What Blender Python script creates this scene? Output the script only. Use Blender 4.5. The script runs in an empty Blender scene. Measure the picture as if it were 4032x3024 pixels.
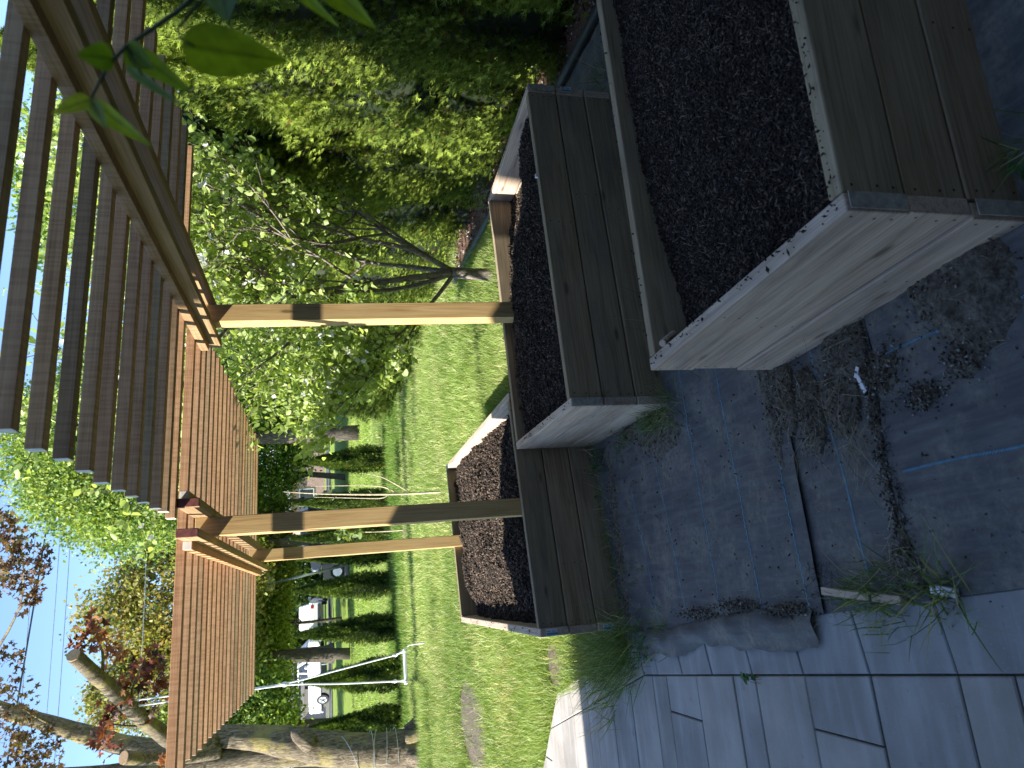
import bpy, bmesh, math, random
import numpy as np
from mathutils import Vector, Matrix
random.seed(7)
rng = np.random.default_rng(11)
C = bpy.context.scene.collection
SC = bpy.context.scene
rad = math.radians

# ------------------------------------------------------------------ camera, world, sun
YAW, PITCH, ROLL, FPX, CAMH = .289, .244, -.0145, 2795.0, 1.344
Fv = Vector((math.sin(YAW)*math.cos(PITCH), math.cos(YAW)*math.cos(PITCH), -math.sin(PITCH)))
R0 = Vector((math.cos(YAW), -math.sin(YAW), 0))
U0 = R0.cross(Fv)
Rv = R0*math.cos(ROLL)+U0*math.sin(ROLL)
Uv = -R0*math.sin(ROLL)+U0*math.cos(ROLL)
cd = bpy.data.cameras.new('camera'); cam = bpy.data.objects.new('camera', cd); C.objects.link(cam)
cd.sensor_width = 36; cd.lens = FPX/4032*36; cd.clip_start = .05; cd.clip_end = 2000
cam.matrix_world = Matrix(((-Uv.x, Rv.x, -Fv.x, 0), (-Uv.y, Rv.y, -Fv.y, 0), (-Uv.z, Rv.z, -Fv.z, CAMH), (0, 0, 0, 1)))
cd.dof.use_dof = True; cd.dof.focus_distance = 4.0; cd.dof.aperture_fstop = 6.5
SC.camera = cam
TO_SUN = Vector((-1, -.23, .69)).normalized()
EL = math.asin(TO_SUN.z); AZ = math.atan2(TO_SUN.x, TO_SUN.y)
w = bpy.data.worlds.new('World'); SC.world = w; w.use_nodes = True
nt = w.node_tree; sky = nt.nodes.new('ShaderNodeTexSky'); sky.sky_type = 'NISHITA'; sky.sun_disc = False
sky.sun_elevation = EL; sky.sun_rotation = AZ; sky.altitude = 200; sky.air_density = .85; sky.dust_density = .1; sky.ozone_density = 2.6
nt.links.new(sky.outputs[0], nt.nodes['Background'].inputs[0]); nt.nodes['Background'].inputs[1].default_value = .12
sd = bpy.data.lights.new('sun', 'SUN'); so = bpy.data.objects.new('sun', sd); C.objects.link(so)
sd.energy = 4.5; sd.angle = rad(.5); sd.color = (1, .95, .86)
so.rotation_euler = TO_SUN.to_track_quat('Z', 'Y').to_euler()
SC.view_settings.view_transform = 'Standard'; SC.view_settings.look = 'None'
SC.view_settings.exposure = 1.75; SC.view_settings.gamma = 1
SC.cycles.max_bounces = 8; SC.cycles.transparent_max_bounces = 8

# ------------------------------------------------------------------ helpers
def tag(o, label=None, cat=None, group=None, kind=None):
    if label: o['label'] = label
    if cat: o['category'] = cat
    if group: o['group'] = group
    if kind: o['kind'] = kind
    return o
def empty(name, loc, label=None, cat=None, group=None):
    o = bpy.data.objects.new(name, None); C.objects.link(o); o.location = loc; o.empty_display_size = .1
    return tag(o, label, cat, group)
def wloc(o):
    v = Vector(o.location)
    while o.parent: o = o.parent; v += Vector(o.location)
    return v
def link(name, me, mat=None, parent=None, loc=None, smooth=False):
    o = bpy.data.objects.new(name, me); C.objects.link(o)
    if mat is not None:
        for m in (mat if isinstance(mat, (list, tuple)) else [mat]): me.materials.append(m)
    base = Vector(loc) if loc is not None else Vector((0, 0, 0))
    if parent:
        o.parent = parent; base = base - wloc(parent)
    o.location = base
    if smooth: me.polygons.foreach_set('use_smooth', [True]*len(me.polygons))
    return o
def fast(name, V, F, mat, parent=None, col=None, smooth=False, loc=None):
    V = np.asarray(V, np.float32).reshape(-1, 3); F = np.asarray(F, np.int32); n = F.shape[1]
    if loc is not None: V = V-np.asarray(loc, np.float32)
    me = bpy.data.meshes.new(name)
    me.vertices.add(len(V)); me.vertices.foreach_set('co', V.ravel())
    me.loops.add(F.size); me.loops.foreach_set('vertex_index', F.ravel())
    me.polygons.add(len(F)); me.polygons.foreach_set('loop_start', np.arange(0, F.size, n, dtype=np.int32))
    if smooth: me.polygons.foreach_set('use_smooth', np.ones(len(F), bool))
    if col is not None:
        a = me.attributes.new('col', 'FLOAT_COLOR', 'POINT')
        c = np.ones((len(V), 4), np.float32); c[:, :3] = np.asarray(col, np.float32).reshape(-1, 3); a.data.foreach_set('color', c.ravel())
    me.update(calc_edges=True)
    return link(name, me, mat, parent, loc)
def scatter(P, T, S, L, tv, tf, col, W=None):
    """copies of a small template (u,v,w) at points P with frame T (length), S (side)"""
    P = np.asarray(P, float); N = len(P)
    T = T/np.linalg.norm(T, axis=1, keepdims=True)
    S = S-(S*T).sum(1, keepdims=True)*T; S /= np.linalg.norm(S, axis=1, keepdims=True)+1e-9
    Nn = np.cross(T, S); tv = np.asarray(tv, float); k = len(tv)
    L = np.broadcast_to(np.asarray(L, float), (N,)); Wd = L if W is None else np.broadcast_to(np.asarray(W, float), (N,))
    V = P[:, None]+L[:, None, None]*tv[None, :, 0, None]*T[:, None]+Wd[:, None, None]*tv[None, :, 1, None]*S[:, None]+L[:, None, None]*tv[None, :, 2, None]*Nn[:, None]
    F = (np.asarray(tf)[None]+np.arange(N)[:, None, None]*k).reshape(-1, len(tf[0]))
    return V.reshape(-1, 3), F, np.repeat(np.asarray(col), k, 0)
def rdir(n):
    v = rng.normal(size=(n, 3)); return v/np.linalg.norm(v, axis=1, keepdims=True)
def cat_sc(parts):
    Vs, Fs, Cs, o = [], [], [], 0
    for V, F, c in parts:
        Vs.append(V); Fs.append(F+o); Cs.append(c); o += len(V)
    return np.concatenate(Vs), np.concatenate(Fs), np.concatenate(Cs)
# lattice value noise
_G = rng.random((64, 64, 64)).astype(np.float32)
def vnoise(x, y, z=0.0):
    x = np.asarray(x, float); y = np.asarray(y, float); z = np.broadcast_to(np.asarray(z, float), x.shape)
    xi, yi, zi = np.floor(x).astype(int), np.floor(y).astype(int), np.floor(z).astype(int)
    fx, fy, fz = x-xi, y-yi, z-zi
    fx, fy, fz = fx*fx*(3-2*fx), fy*fy*(3-2*fy), fz*fz*(3-2*fz)
    g = lambda a, b, c: _G[(xi+a) % 64, (yi+b) % 64, (zi+c) % 64]
    r = 0
    for a in (0, 1):
        for b in (0, 1):
            for c in (0, 1):
                r = r+g(a, b, c)*(fx if a else 1-fx)*(fy if b else 1-fy)*(fz if c else 1-fz)
    return r
def fbm(x, y, z=0.0, o=4):
    r, a, s = 0, .5, 1.0
    for i in range(o):
        r = r+a*vnoise(np.asarray(x)*s+i*17.3, np.asarray(y)*s+i*9.1, np.asarray(z)*s+i*5.7); a *= .5; s *= 2.03
    return r
def grid(nx, ny):
    i, j = np.meshgrid(np.arange(nx-1), np.arange(ny-1), indexing='ij'); a = (i*ny+j).ravel()
    return np.stack([a, a+ny, a+ny+1, a+1], 1)
# template shapes
SPRAY = ([], [])
def _spray():
    V, F = [], []
    def bl(u0, v0, u1, v1, w, dz=0):
        d = np.array([u1-u0, v1-v0]); n = np.array([-d[1], d[0]])/np.linalg.norm(d)*w; k = len(V)
        V.extend([(u0-n[0], v0-n[1], 0), (u0+n[0], v0+n[1], 0), (u1, v1, dz)]); F.append((k, k+1, k+2))
    bl(0, 0, 1, 0, .1, -.05); bl(.15, 0, .55, .42, .085, .06); bl(.15, 0, .5, -.44, .085, -.05)
    bl(.4, 0, .85, .33, .08, .05); bl(.42, 0, .82, -.34, .08, .03)
    return V, F
SPRAY = _spray()
OVAL = ([(0, 0, 0), (1, 0, -.1), (.28, .27, .07), (.68, .25, .05), (.28, -.27, .07), (.68, -.25, .05), (.5, 0, -.02)],
        [(0, 6, 2), (2, 6, 3), (3, 6, 1), (0, 4, 6), (4, 5, 6), (5, 1, 6)])
RHOMB = ([(0, 0, 0), (.5, .33, .1), (1, 0, -.04), (.5, -.33, .1)], [(0, 1, 2), (0, 2, 3)])
def _maple():
    pts = [(180, .1), (125, .5), (100, .3), (62, .8), (48, .62), (30, .4), (12, .72), (0, 1.0)]
    full = pts+[(-a, r) for a, r in pts[-2:0:-1]]
    V = [(0.3, 0, .03)]+[(.3+r*.7*math.cos(rad(a)), r*.7*math.sin(rad(a)), -.12*r*r) for a, r in full]
    n = len(full); return V, [(0, 1+i, 1+(i+1) % n) for i in range(n)]
MAPLE = _maple()
BLADE = ([(0, -.5, 0), (0, .5, 0), (.55, -.36, .06), (.55, .36, .06), (1, 0, .3)], [(0, 1, 3), (0, 3, 2), (2, 3, 4)])

def tube_data(pts, rads, sides=10, wob=0.0, seed=0, sub=1, cap=True):
    P = [Vector(p) for p in pts]
    if sub > 1:
        Q, r2 = [], []
        for i in range(len(P)-1):
            p0, p1, p2, p3 = P[max(i-1, 0)], P[i], P[i+1], P[min(i+2, len(P)-1)]
            for k in range(sub):
                t = k/sub
                Q.append(.5*((2*p1)+(-p0+p2)*t+(2*p0-5*p1+4*p2-p3)*t*t+(-p0+3*p1-3*p2+p3)*t**3)); r2.append(rads[i]*(1-t)+rads[i+1]*t)
        Q.append(P[-1]); r2.append(rads[-1]); P, rads = Q, r2
    V, F = [], []; prev = None
    for i, p in enumerate(P):
        t = (P[min(i+1, len(P)-1)]-P[max(i-1, 0)]).normalized()
        a = t.orthogonal().normalized() if prev is None else (prev-t*prev.dot(t)).normalized()
        prev = a; b = t.cross(a)
        for k in range(sides):
            th = 2*math.pi*k/sides
            r = rads[i]
            if wob: r *= 1+wob*(float(fbm(math.cos(th)*1.6+seed, math.sin(th)*1.6+seed, i*.35))-.45)*2
            V.append(p+(a*math.cos(th)+b*math.sin(th))*r)
    for i in range(len(P)-1):
        for k in range(sides):
            k2 = (k+1) % sides; F.append((i*sides+k, i*sides+k2, (i+1)*sides+k2, (i+1)*sides+k))
    if cap:
        for e, ring in ((0, 0), (1, len(P)-1)):
            c = len(V); V.append(P[0] if e == 0 else P[-1])
            for k in range(sides):
                k2 = (k+1) % sides; f = (ring*sides+k, ring*sides+k2, c)
                F.append(f if e else f[::-1])
    return [tuple(v) for v in V], F
def pyd(name, parts, mat, parent=None, loc=(0, 0, 0), smooth=False):
    V, F = [], []
    for v, f in parts:
        k = len(V); V += list(v); F += [tuple(i+k for i in q) for q in f]
    L = Vector(loc); V = [tuple(Vector(v)-L) for v in V]
    me = bpy.data.meshes.new(name); me.from_pydata(V, [], F); me.update()
    return link(name, me, mat, parent, loc, smooth)
def box_v(x0, x1, y0, y1, z0, z1):
    return ([(x0, y0, z0), (x1, y0, z0), (x1, y1, z0), (x0, y1, z0), (x0, y0, z1), (x1, y0, z1), (x1, y1, z1), (x0, y1, z1)],
            [(0, 3, 2, 1), (4, 5, 6, 7), (0, 1, 5, 4), (1, 2, 6, 5), (2, 3, 7, 6), (3, 0, 4, 7)])
def bev(o, wd=.004, seg=2):
    bm = bmesh.new(); bm.from_mesh(o.data)
    bmesh.ops.bevel(bm, geom=list(bm.edges), offset=wd, segments=seg, affect='EDGES', profile=.5)
    bm.to_mesh(o.data); bm.free(); return o
def end_mat(o, m):
    o.data.materials.append(m); x = max(v.co.x for v in o.data.vertices)
    for p in o.data.polygons:
        if abs(p.normal.x) > .9 and abs(abs(p.center.x)-x) < .002: p.material_index = 1
def board(name, p0, p1, th, h, z0, mat, parent=None, shift=0.0, bw=.004, shear=0, label=None, endm=None, screws=False):
    """beam lying along p0->p1 (xy); thickness th to the LEFT of the direction starting at shift; local X is the length"""
    p0 = Vector(p0); p1 = Vector(p1); d = p1-p0; L = d.length; a = math.atan2(d.y, d.x); n = Vector((-d.y, d.x))/L
    c = (p0+p1)/2+n*(shift+th/2)
    v, f = box_v(-L/2, L/2, -th/2, th/2, -h/2, h/2)
    me = bpy.data.meshes.new(name); me.from_pydata(v, [], f); me.update()
    o = link(name, me, mat, parent, (c.x, c.y, z0+h/2)); o.rotation_euler[2] = a
    bev(o, bw)
    if endm is not None: end_mat(o, endm)
    if screws:
        bm = bmesh.new(); bm.from_mesh(me)
        for sx in [-L/2+.02, L/2-.02]+([random.uniform(-L*.3, L*.3)] if L > .6 else []):
            for zz in (-h*.33, random.uniform(-.012, .012), h*.33):
                cx_ = sx+random.uniform(-.006, .006); vs = [bm.verts.new((cx_+.0034*math.cos(q*1.047), -th/2-.0006, zz+.0034*math.sin(q*1.047))) for q in range(6)]; bm.faces.new(vs).material_index = 1
        bm.to_mesh(me); bm.free(); me.materials.append(M['screw'])
    if label: o['label'] = label
    return o

# ------------------------------------------------------------------ materials
def newmat(name):
    m = bpy.data.materials.new(name); m.use_nodes = True; n = m.node_tree; return m, n, n.nodes['Principled BSDF']
def N(n, t, **k):
    x = n.nodes.new(t)
    for a, b in k.items():
        if hasattr(x, a): setattr(x, a, b)
    return x
def ramp(n, fac, stops):
    r = n.nodes.new('ShaderNodeValToRGB'); el = r.color_ramp.elements
    while len(el) < len(stops): el.new(.5)
    for e, (p, c) in zip(el, stops): e.position = p; e.color = (*c, 1) if len(c) == 3 else c
    n.links.new(fac, r.inputs[0]); return r.outputs[0]
def mixc(n, fac, a, b, mode='MIX'):
    m = n.nodes.new('ShaderNodeMix'); m.data_type = 'RGBA'; m.blend_type = mode
    for s, v in ((0, fac), (6, a), (7, b)):
        if isinstance(v, (int, float)): m.inputs[s].default_value = v
        elif isinstance(v, tuple): m.inputs[s].default_value = (*v, 1)
        else: n.links.new(v, m.inputs[s])
    return m.outputs[2]
def noise(n, vec, scale, detail=4, rough=.55, dist=0):
    x = n.nodes.new('ShaderNodeTexNoise'); x.inputs['Scale'].default_value = scale; x.inputs['Detail'].default_value = detail
    x.inputs['Roughness'].default_value = rough; x.inputs['Distortion'].default_value = dist
    if vec is not None: n.links.new(vec, x.inputs['Vector'])
    return x.outputs['Fac']
def coords(n, scale=(1, 1, 1), rnd=True, kind='Object'):
    tc = n.nodes.new('ShaderNodeTexCoord'); mp = n.nodes.new('ShaderNodeMapping'); mp.inputs['Scale'].default_value = scale
    n.links.new(tc.outputs[kind], mp.inputs['Vector']); out = mp.outputs[0]
    if rnd:
        oi = n.nodes.new('ShaderNodeObjectInfo'); mu = N(n, 'ShaderNodeMath', operation='MULTIPLY'); mu.inputs[1].default_value = 37.0
        n.links.new(oi.outputs['Random'], mu.inputs[0]); ad = N(n, 'ShaderNodeVectorMath', operation='ADD')
        n.links.new(out, ad.inputs[0]); n.links.new(mu.outputs[0], ad.inputs[1]); out = ad.outputs[0]
    return out
def bump(n, b, h, strength=.3, dist=.002):
    x = n.nodes.new('ShaderNodeBump'); x.inputs['Strength'].default_value = strength; x.inputs['Distance'].default_value = dist
    n.links.new(h, x.inputs['Height']); n.links.new(x.outputs[0], b.inputs['Normal'])
def wood(name, dark, mid, light, rough=.7, tint=.35, stain=None, knots=1.0, sawn=0.0):
    m, n, b = newmat(name)
    v = coords(n, (1.0, 11, 11)); g = noise(n, v, 2.2, 6, .62, .9)
    v2 = coords(n, (2.5, 130, 130)); g2 = noise(n, v2, 1.4, 3, .6)
    c = ramp(n, g, [(.28, dark), (.48, mid), (.72, light)])
    c = mixc(n, .35, c, ramp(n, g2, [(.3, tuple(x*.45 for x in dark)), (.6, light)]), 'MIX')
    # knots
    vk = coords(n, (2.6, 9, 9)); vo = n.nodes.new('ShaderNodeTexVoronoi'); vo.inputs['Scale'].default_value = 1.0
    n.links.new(vk, vo.inputs['Vector'])
    kf = ramp(n, vo.outputs['Distance'], [(.05, (1, 1, 1)), (.1, (.15, .15, .15)), (.14, (0, 0, 0))])
    km = N(n, 'ShaderNodeMath', operation='MULTIPLY'); km.inputs[1].default_value = .75*knots; n.links.new(kf, km.inputs[0])
    c = mixc(n, km.outputs[0], c, tuple(x*.3 for x in dark))
    if sawn:
        vs = coords(n, (60, 3, 3)); s = noise(n, vs, 1.6, 2, .5); c = mixc(n, sawn, c, ramp(n, s, [(.42, tuple(x*.6 for x in mid)), (.55, light)]), 'MIX')
    if stain is not None:
        s = noise(n, coords(n, (1, 3, 3)), 2.3, 5, .6); c = mixc(n, ramp(n, s, [(.5, (0, 0, 0)), (.72, (.6, .6, .6))]), c, stain)
    oi = n.nodes.new('ShaderNodeObjectInfo')
    t = ramp(n, oi.outputs['Random'], [(0, (1-tint, 1-tint, 1-tint*1.05)), (.22, (1-tint*.6, 1-tint*.25, 1-tint*.2)), (.4, (1, 1, 1)), (.7, (1, 1-tint*.22, 1-tint*.35)), (1, (1+tint*.3, 1+tint*.28, 1+tint*.15))])
    c = mixc(n, 1.0, c, t, 'MULTIPLY')
    n.links.new(c, b.inputs['Base Color']); b.inputs['Roughness'].default_value = rough; b.inputs['Specular IOR Level'].default_value = .3
    bump(n, b, g2, .35, .0015)
    return m
def attr_mat(name, rough=.6, transl=.0, vary=None, spec=.3, var_scale=3.0, tcol=None):
    m, n, b = newmat(name); a = n.nodes.new('ShaderNodeAttribute'); a.attribute_name = 'col'; c = a.outputs['Color']
    if vary is not None:
        c = mixc(n, 1.0, c, ramp(n, noise(n, coords(n, rnd=False), var_scale, 3), [(.3, tuple([1-vary]*3)), (.7, tuple([1+vary]*3))]), 'MULTIPLY')
    n.links.new(c, b.inputs['Base Color']); b.inputs['Roughness'].default_value = rough; b.inputs['Specular IOR Level'].default_value = spec
    if transl:
        out = n.nodes['Material Output']; t = n.nodes.new('ShaderNodeBsdfTranslucent'); mx = n.nodes.new('ShaderNodeMixShader')
        n.links.new(mixc(n, 1.0, c, tcol or (1.5, 1.35, .6), 'MULTIPLY'), t.inputs['Color']); mx.inputs[0].default_value = transl
        n.links.new(b.outputs[0], mx.inputs[1]); n.links.new(t.outputs[0], mx.inputs[2]); n.links.new(mx.outputs[0], out.inputs['Surface'])
    return m
def plain(name, c, rough=.6, metal=0, var=.12, scale=6, bmp=0, spec=.5):
    m, n, b = newmat(name); k = noise(n, coords(n), scale, 5)
    n.links.new(ramp(n, k, [(.3, tuple(x*(1-var) for x in c)), (.7, tuple(min(1, x*(1+var)) for x in c))]), b.inputs['Base Color'])
    b.inputs['Roughness'].default_value = rough; b.inputs['Metallic'].default_value = metal; b.inputs['Specular IOR Level'].default_value = spec
    if bmp: bump(n, b, noise(n, coords(n), scale*8, 3), bmp, .004)
    return m
M = {}
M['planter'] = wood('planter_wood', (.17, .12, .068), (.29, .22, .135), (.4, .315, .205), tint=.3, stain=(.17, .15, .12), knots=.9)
M['planter_side'] = wood('planter_lit_wood', (.25, .17, .115), (.48, .36, .265), (.66, .53, .41), tint=.14, stain=(.27, .22, .19), knots=.95)  # same lumber as the long boards, paled for brighter light on the ends
M['slat'] = wood('slat_wood', (.27, .13, .055), (.46, .255, .125), (.6, .38, .205), tint=.42, sawn=.25, knots=.5)
M['post'] = wood('post_wood', (.34, .2, .07), (.5, .33, .135), (.6, .44, .21), tint=.1, knots=1.0)
M['beam'] = wood('beam_wood', (.2, .12, .055), (.33, .2, .1), (.45, .3, .16), tint=.25, knots=.6)
M['slat_end'] = plain('slat_end_lit_wood', (.66, .64, .58), .8, var=.12, scale=30)  # end grain whitened to imitate sun on the slat and ledger ends
M['beam_end'] = plain('beam_end_wood', (.17, .05, .035), .8, var=.5, scale=40)
M['endgrain'] = plain('cut_end_wood', (.36, .33, .27), .8, var=.3, scale=60)
M['leaf'] = attr_mat('leaf', .5, .38, spec=.35)
M['cedar'] = attr_mat('arborvitae_foliage', .6, .14, tcol=(1.3, 1.25, .7))
M['grass'] = attr_mat('grass_blades', .5, .35, spec=.3, tcol=(1.2, 1.2, .6))
M['petal'] = attr_mat('white_petals', .6, .4, tcol=(1, 1, 1))
M['bits'] = attr_mat('soil_bits', .9)
M['white'] = plain('white_paint', (.78, .78, .77), .5)
M['metal'] = plain('galvanised_metal', (.5, .52, .54), .4, .8)
M['screw'] = plain('screw_head', (.045, .035, .028), .6, .3)
M['rope'] = plain('white_rope', (.72, .72, .7), .85, var=.3, scale=90, bmp=.5)
M['wire'] = plain('wire_sheath', (.03, .04, .045), .5)
M['wire2'] = plain('bare_wire', (.45, .47, .5), .4, .5)

def bark(name, a, b2, c3, sc=1.0, lich=None):
    m, n, b = newmat(name); v = coords(n, (14*sc, 14*sc, 3*sc), rnd=False)
    g = noise(n, v, 1.6, 7, .65, 1.2); c = ramp(n, g, [(.32, a), (.5, b2), (.66, c3)])
    if lich is not None:
        c = mixc(n, ramp(n, noise(n, coords(n, rnd=False), 2.2, 6, .65), [(.5, (0, 0, 0)), (.62, (.7, .7, .7))]), c, lich)
    n.links.new(c, b.inputs['Base Color']); b.inputs['Roughness'].default_value = .95; b.inputs['Specular IOR Level'].default_value = .1
    bump(n, b, g, 1.0, .03); return m
M['bark'] = bark('maple_bark', (.05, .038, .026), (.15, .12, .085), (.27, .23, .17), 1.3, (.3, .25, .09))
M['bark_dark'] = bark('dark_bark', (.03, .026, .022), (.08, .068, .055), (.14, .12, .1))
M['bark_apple'] = bark('apple_bark', (.1, .085, .07), (.24, .2, .17), (.36, .31, .27), 2.5)
M['twig'] = plain('pale_twig', (.5, .42, .28), .8, var=.3, scale=30)

# ------------------------------------------------------------------ terrain, lawn
TX = [-200, 16, 35, 45, 60, 200]; TZ = [0, 0, .9, 1.7, 2.3, 7]
def terr(y): return np.interp(y, TX, TZ)
BED = lambda x, y: (x > 2.62+.1*(y-2.6)) & (y < 7.6)
def lawn_mask(x, y):
    """1 where grass grows"""
    x = np.asarray(x); y = np.asarray(y)
    cut = np.where(x > .70, 3.8, 3.36+.167*np.maximum(x+.229, 0)); cut = np.where(x > 2.3, 3.5, cut)
    e_ = .05*(vnoise(x*6, y*6)-.5)
    m = (y > cut) & ((x > -.30-.28*(y-3.3)+e_) | (y > 4.72+(-.66-x)*.96+e_))
    m &= ~((x > 2.75+.13*(y-2.6)) & (y < 7))
    return m
xs = np.concatenate([np.linspace(-90, -8, 24), np.linspace(-7.8, 8, 150), np.linspace(8.5, 90, 24)])
ys = np.concatenate([np.linspace(-14, 0, 8), np.linspace(.1, 20, 190), np.linspace(20.5, 70, 60), np.linspace(75, 260, 20)])
X, Y = np.meshgrid(xs, ys, indexing='ij'); Z = terr(Y)-.035+.012*(fbm(X*1.5, Y*1.5)-.5)*(Y < 30)
gm, n, b = newmat('lawn_ground')
v = coords(n, rnd=False); big = noise(n, v, .35, 5); sm = noise(n, v, 14, 6, .7); med = noise(n, v, 1.6, 5, .65)
c = ramp(n, sm, [(.3, (.06, .1, .018)), (.5, (.17, .26, .045)), (.72, (.32, .38, .1))])
c = mixc(n, ramp(n, med, [(.42, (0, 0, 0)), (.7, (.5, .5, .5))]), c, (.17, .17, .05))
sp = n.nodes.new('ShaderNodeSeparateXYZ'); n.links.new(v, sp.inputs[0])
near = N(n, 'ShaderNodeMapRange'); n.links.new(sp.outputs[1], near.inputs[0]); near.inputs[1].default_value = 3.2; near.inputs[2].default_value = 5.0; near.inputs[3].default_value = .85; near.inputs[4].default_value = 0
dirt = ramp(n, noise(n, v, 30, 6, .7), [(.3, (.045, .03, .02)), (.7, (.15, .11, .075))])
c = mixc(n, near.outputs[0], c, dirt)
n.links.new(c, b.inputs['Base Color']); b.inputs['Roughness'].default_value = .95; b.inputs['Specular IOR Level'].default_value = .1; bump(n, b, sm, .8, .03)
g = fast('ground', np.stack([X, Y, Z], -1), grid(len(xs), len(ys)), gm, smooth=True); tag(g, 'lawn ground rising gently toward the road', None, None, 'structure')

# grass blades
def grass_patch(npts, x0, x1, y0, y1, hmin, hmax, wd, pal, warp=1.0, dens=None, zoff=-.035):
    x = rng.uniform(x0, x1, npts); u = rng.random(npts); y = y0+(y1-y0)*u**warp
    k = lawn_mask(x, y)
    if dens is not None: k &= rng.random(npts) < dens(x, y)
    # stay out of the far planter
    k &= ~((x > -.24) & (x < 1.08) & (y > 3.4+.167*(x+.229)) & (y < 5.72+.257*(x+.211)))
    x, y = x[k], y[k]; m = len(x)
    cl = fbm(x*2.2, y*2.2, 3); cl2 = fbm(x*.6, y*.6, 9)
    h = (hmin+(hmax-hmin)*rng.random(m)**1.5)*(.55+.9*cl)
    T = np.stack([rng.normal(0, .45, m), rng.normal(0, .45, m), np.ones(m)], 1); S = rdir(m)*np.array([1, 1, .1])
    t = np.clip(cl2*1.5-.25+rng.normal(0, .22, m), 0, 1)[:, None]
    col = np.array(pal[0])*(1-t)+np.array(pal[1])*t
    dry = (rng.random(m) < .1+.2*np.clip((fbm(x*1.1, y*1.1, 20)-.45)*5, 0, 1))[:, None]; col = np.where(dry, np.array(pal[2]), col)*rng.uniform(.75, 1.2, (m, 1))
    P = np.stack([x, y, terr(y)+zoff], 1)
    return scatter(P, T, S, h, BLADE[0], BLADE[1], col, W=wd*rng.uniform(.6, 1.3, m))
PAL = [(.16, .25, .055), (.33, .43, .125), (.6, .55, .3)]
bare = lambda x, y: np.where((((x+1.35)/.45)**2+((y-8.1)/.8)**2 < 1) | (((x+.5)/.16)**2+((y-4.75)/.2)**2 < 1), .12, 1)
parts = [grass_patch(120000, -1.9, 3.3, 3.3, 6.5, .05, .15, .0046, PAL, 1.0, bare),
         grass_patch(150000, -3.5, 4.4, 6.0, 11.5, .05, .17, .0065, PAL, 1.0, bare),
         grass_patch(150000, -6, 6.5, 11, 22, .05, .14, .011, PAL, 1.2),
         grass_patch(40000, -9, 9, 20, 34, .05, .11, .02, [(.18, .28, .05), (.32, .42, .09), (.5, .48, .2)], 1.2),
         # taller unmown grass round the tree and along the arborvitae row
         grass_patch(26000, -3.4, -1.4, 11.6, 14.2, .12, .26, .009, PAL),
         grass_patch(34000, -5, 5, 15.3, 18.4, .10, .22, .012, [(.1, .2, .03), (.18, .3, .05), (.3, .32, .12)])]
V, F, Cc = cat_sc(parts)
g = fast('grass', V, F, M['grass'], col=Cc); tag(g, 'bright green lawn grass with yellowed blades behind the planters', 'grass', None, 'stuff')

# bare soil spots on the lawn
def lump(name, cx, cy, rx, ry, h, z0, mat, seed, nx=46, parent=None):
    u = np.linspace(-1, 1, nx); A, B = np.meshgrid(u, u, indexing='ij')
    r = np.sqrt(A*A+B*B); ang = np.arctan2(B, A); lim = .62+.5*fbm(np.cos(ang)*1.3+seed, np.sin(ang)*1.3+seed, seed)
    k = np.clip(1-r/lim, -.25, 1); Zz = z0+h*np.minimum(k*2.2, 1)*(.35+1.1*fbm(A*7+seed, B*7, seed, 5))-(k < 0)*.03
    Vv = np.stack([cx+A*rx*1.3, cy+B*ry*1.3, Zz], -1)
    return Vv.reshape(-1, 3), grid(nx, nx)
soilm, n, b = newmat('dry_brown_soil'); v = coords(n, rnd=False); q = noise(n, v, 45, 6, .7)
n.links.new(ramp(n, q, [(.3, (.05, .037, .027)), (.5, (.12, .092, .067)), (.72, (.23, .185, .135))]), b.inputs['Base Color']); b.inputs['Roughness'].default_value = .95; bump(n, b, q, 1, .012)
soil_sets = [lump('', -1.35, 8.1, .5, .9, .03, -.03, soilm, 3), lump('', -.5, 4.75, .14, .2, .02, -.03, soilm, 5), lump('', -.9, 9.9, .4, .3, .03, -.03, soilm, 6), lump('', 1.3, 15.0, .5, .35, .05, -.03, soilm, 8)]
Vs, Fs, o_ = [], [], 0
for v_, f_ in soil_sets: Vs.append(v_); Fs.append(f_+o_); o_ += len(v_)
g = fast('bare_soil', np.concatenate(Vs), np.concatenate(Fs), soilm, smooth=True); tag(g, 'bare brown soil worn through the lawn', 'soil', None, 'stuff')

# ------------------------------------------------------------------ road and drive far behind
rm = plain('asphalt', (.06, .06, .065), .9, var=.2, scale=3); X_ = [-60, 60]
def strip(name, x0, x1, y0, y1, mat, z, label):
    yy = np.linspace(y0, y1, 14); xx = np.linspace(x0, x1, 8); A, B = np.meshgrid(xx, yy, indexing='ij')
    o = fast(name, np.stack([A, B, terr(B)+z], -1), grid(8, 14), mat); tag(o, label, None, None, 'structure'); return o
strip('road', -60, 60, 47, 55, rm, .004, 'asphalt drive with parked cars beyond the lawn')
strip('driveway', 1.0, 4.2, 34.6, 46.8, plain('gravel', (.2, .18, .16), .95, var=.3, scale=12), .004, 'gravel driveway under the dark car')

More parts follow.
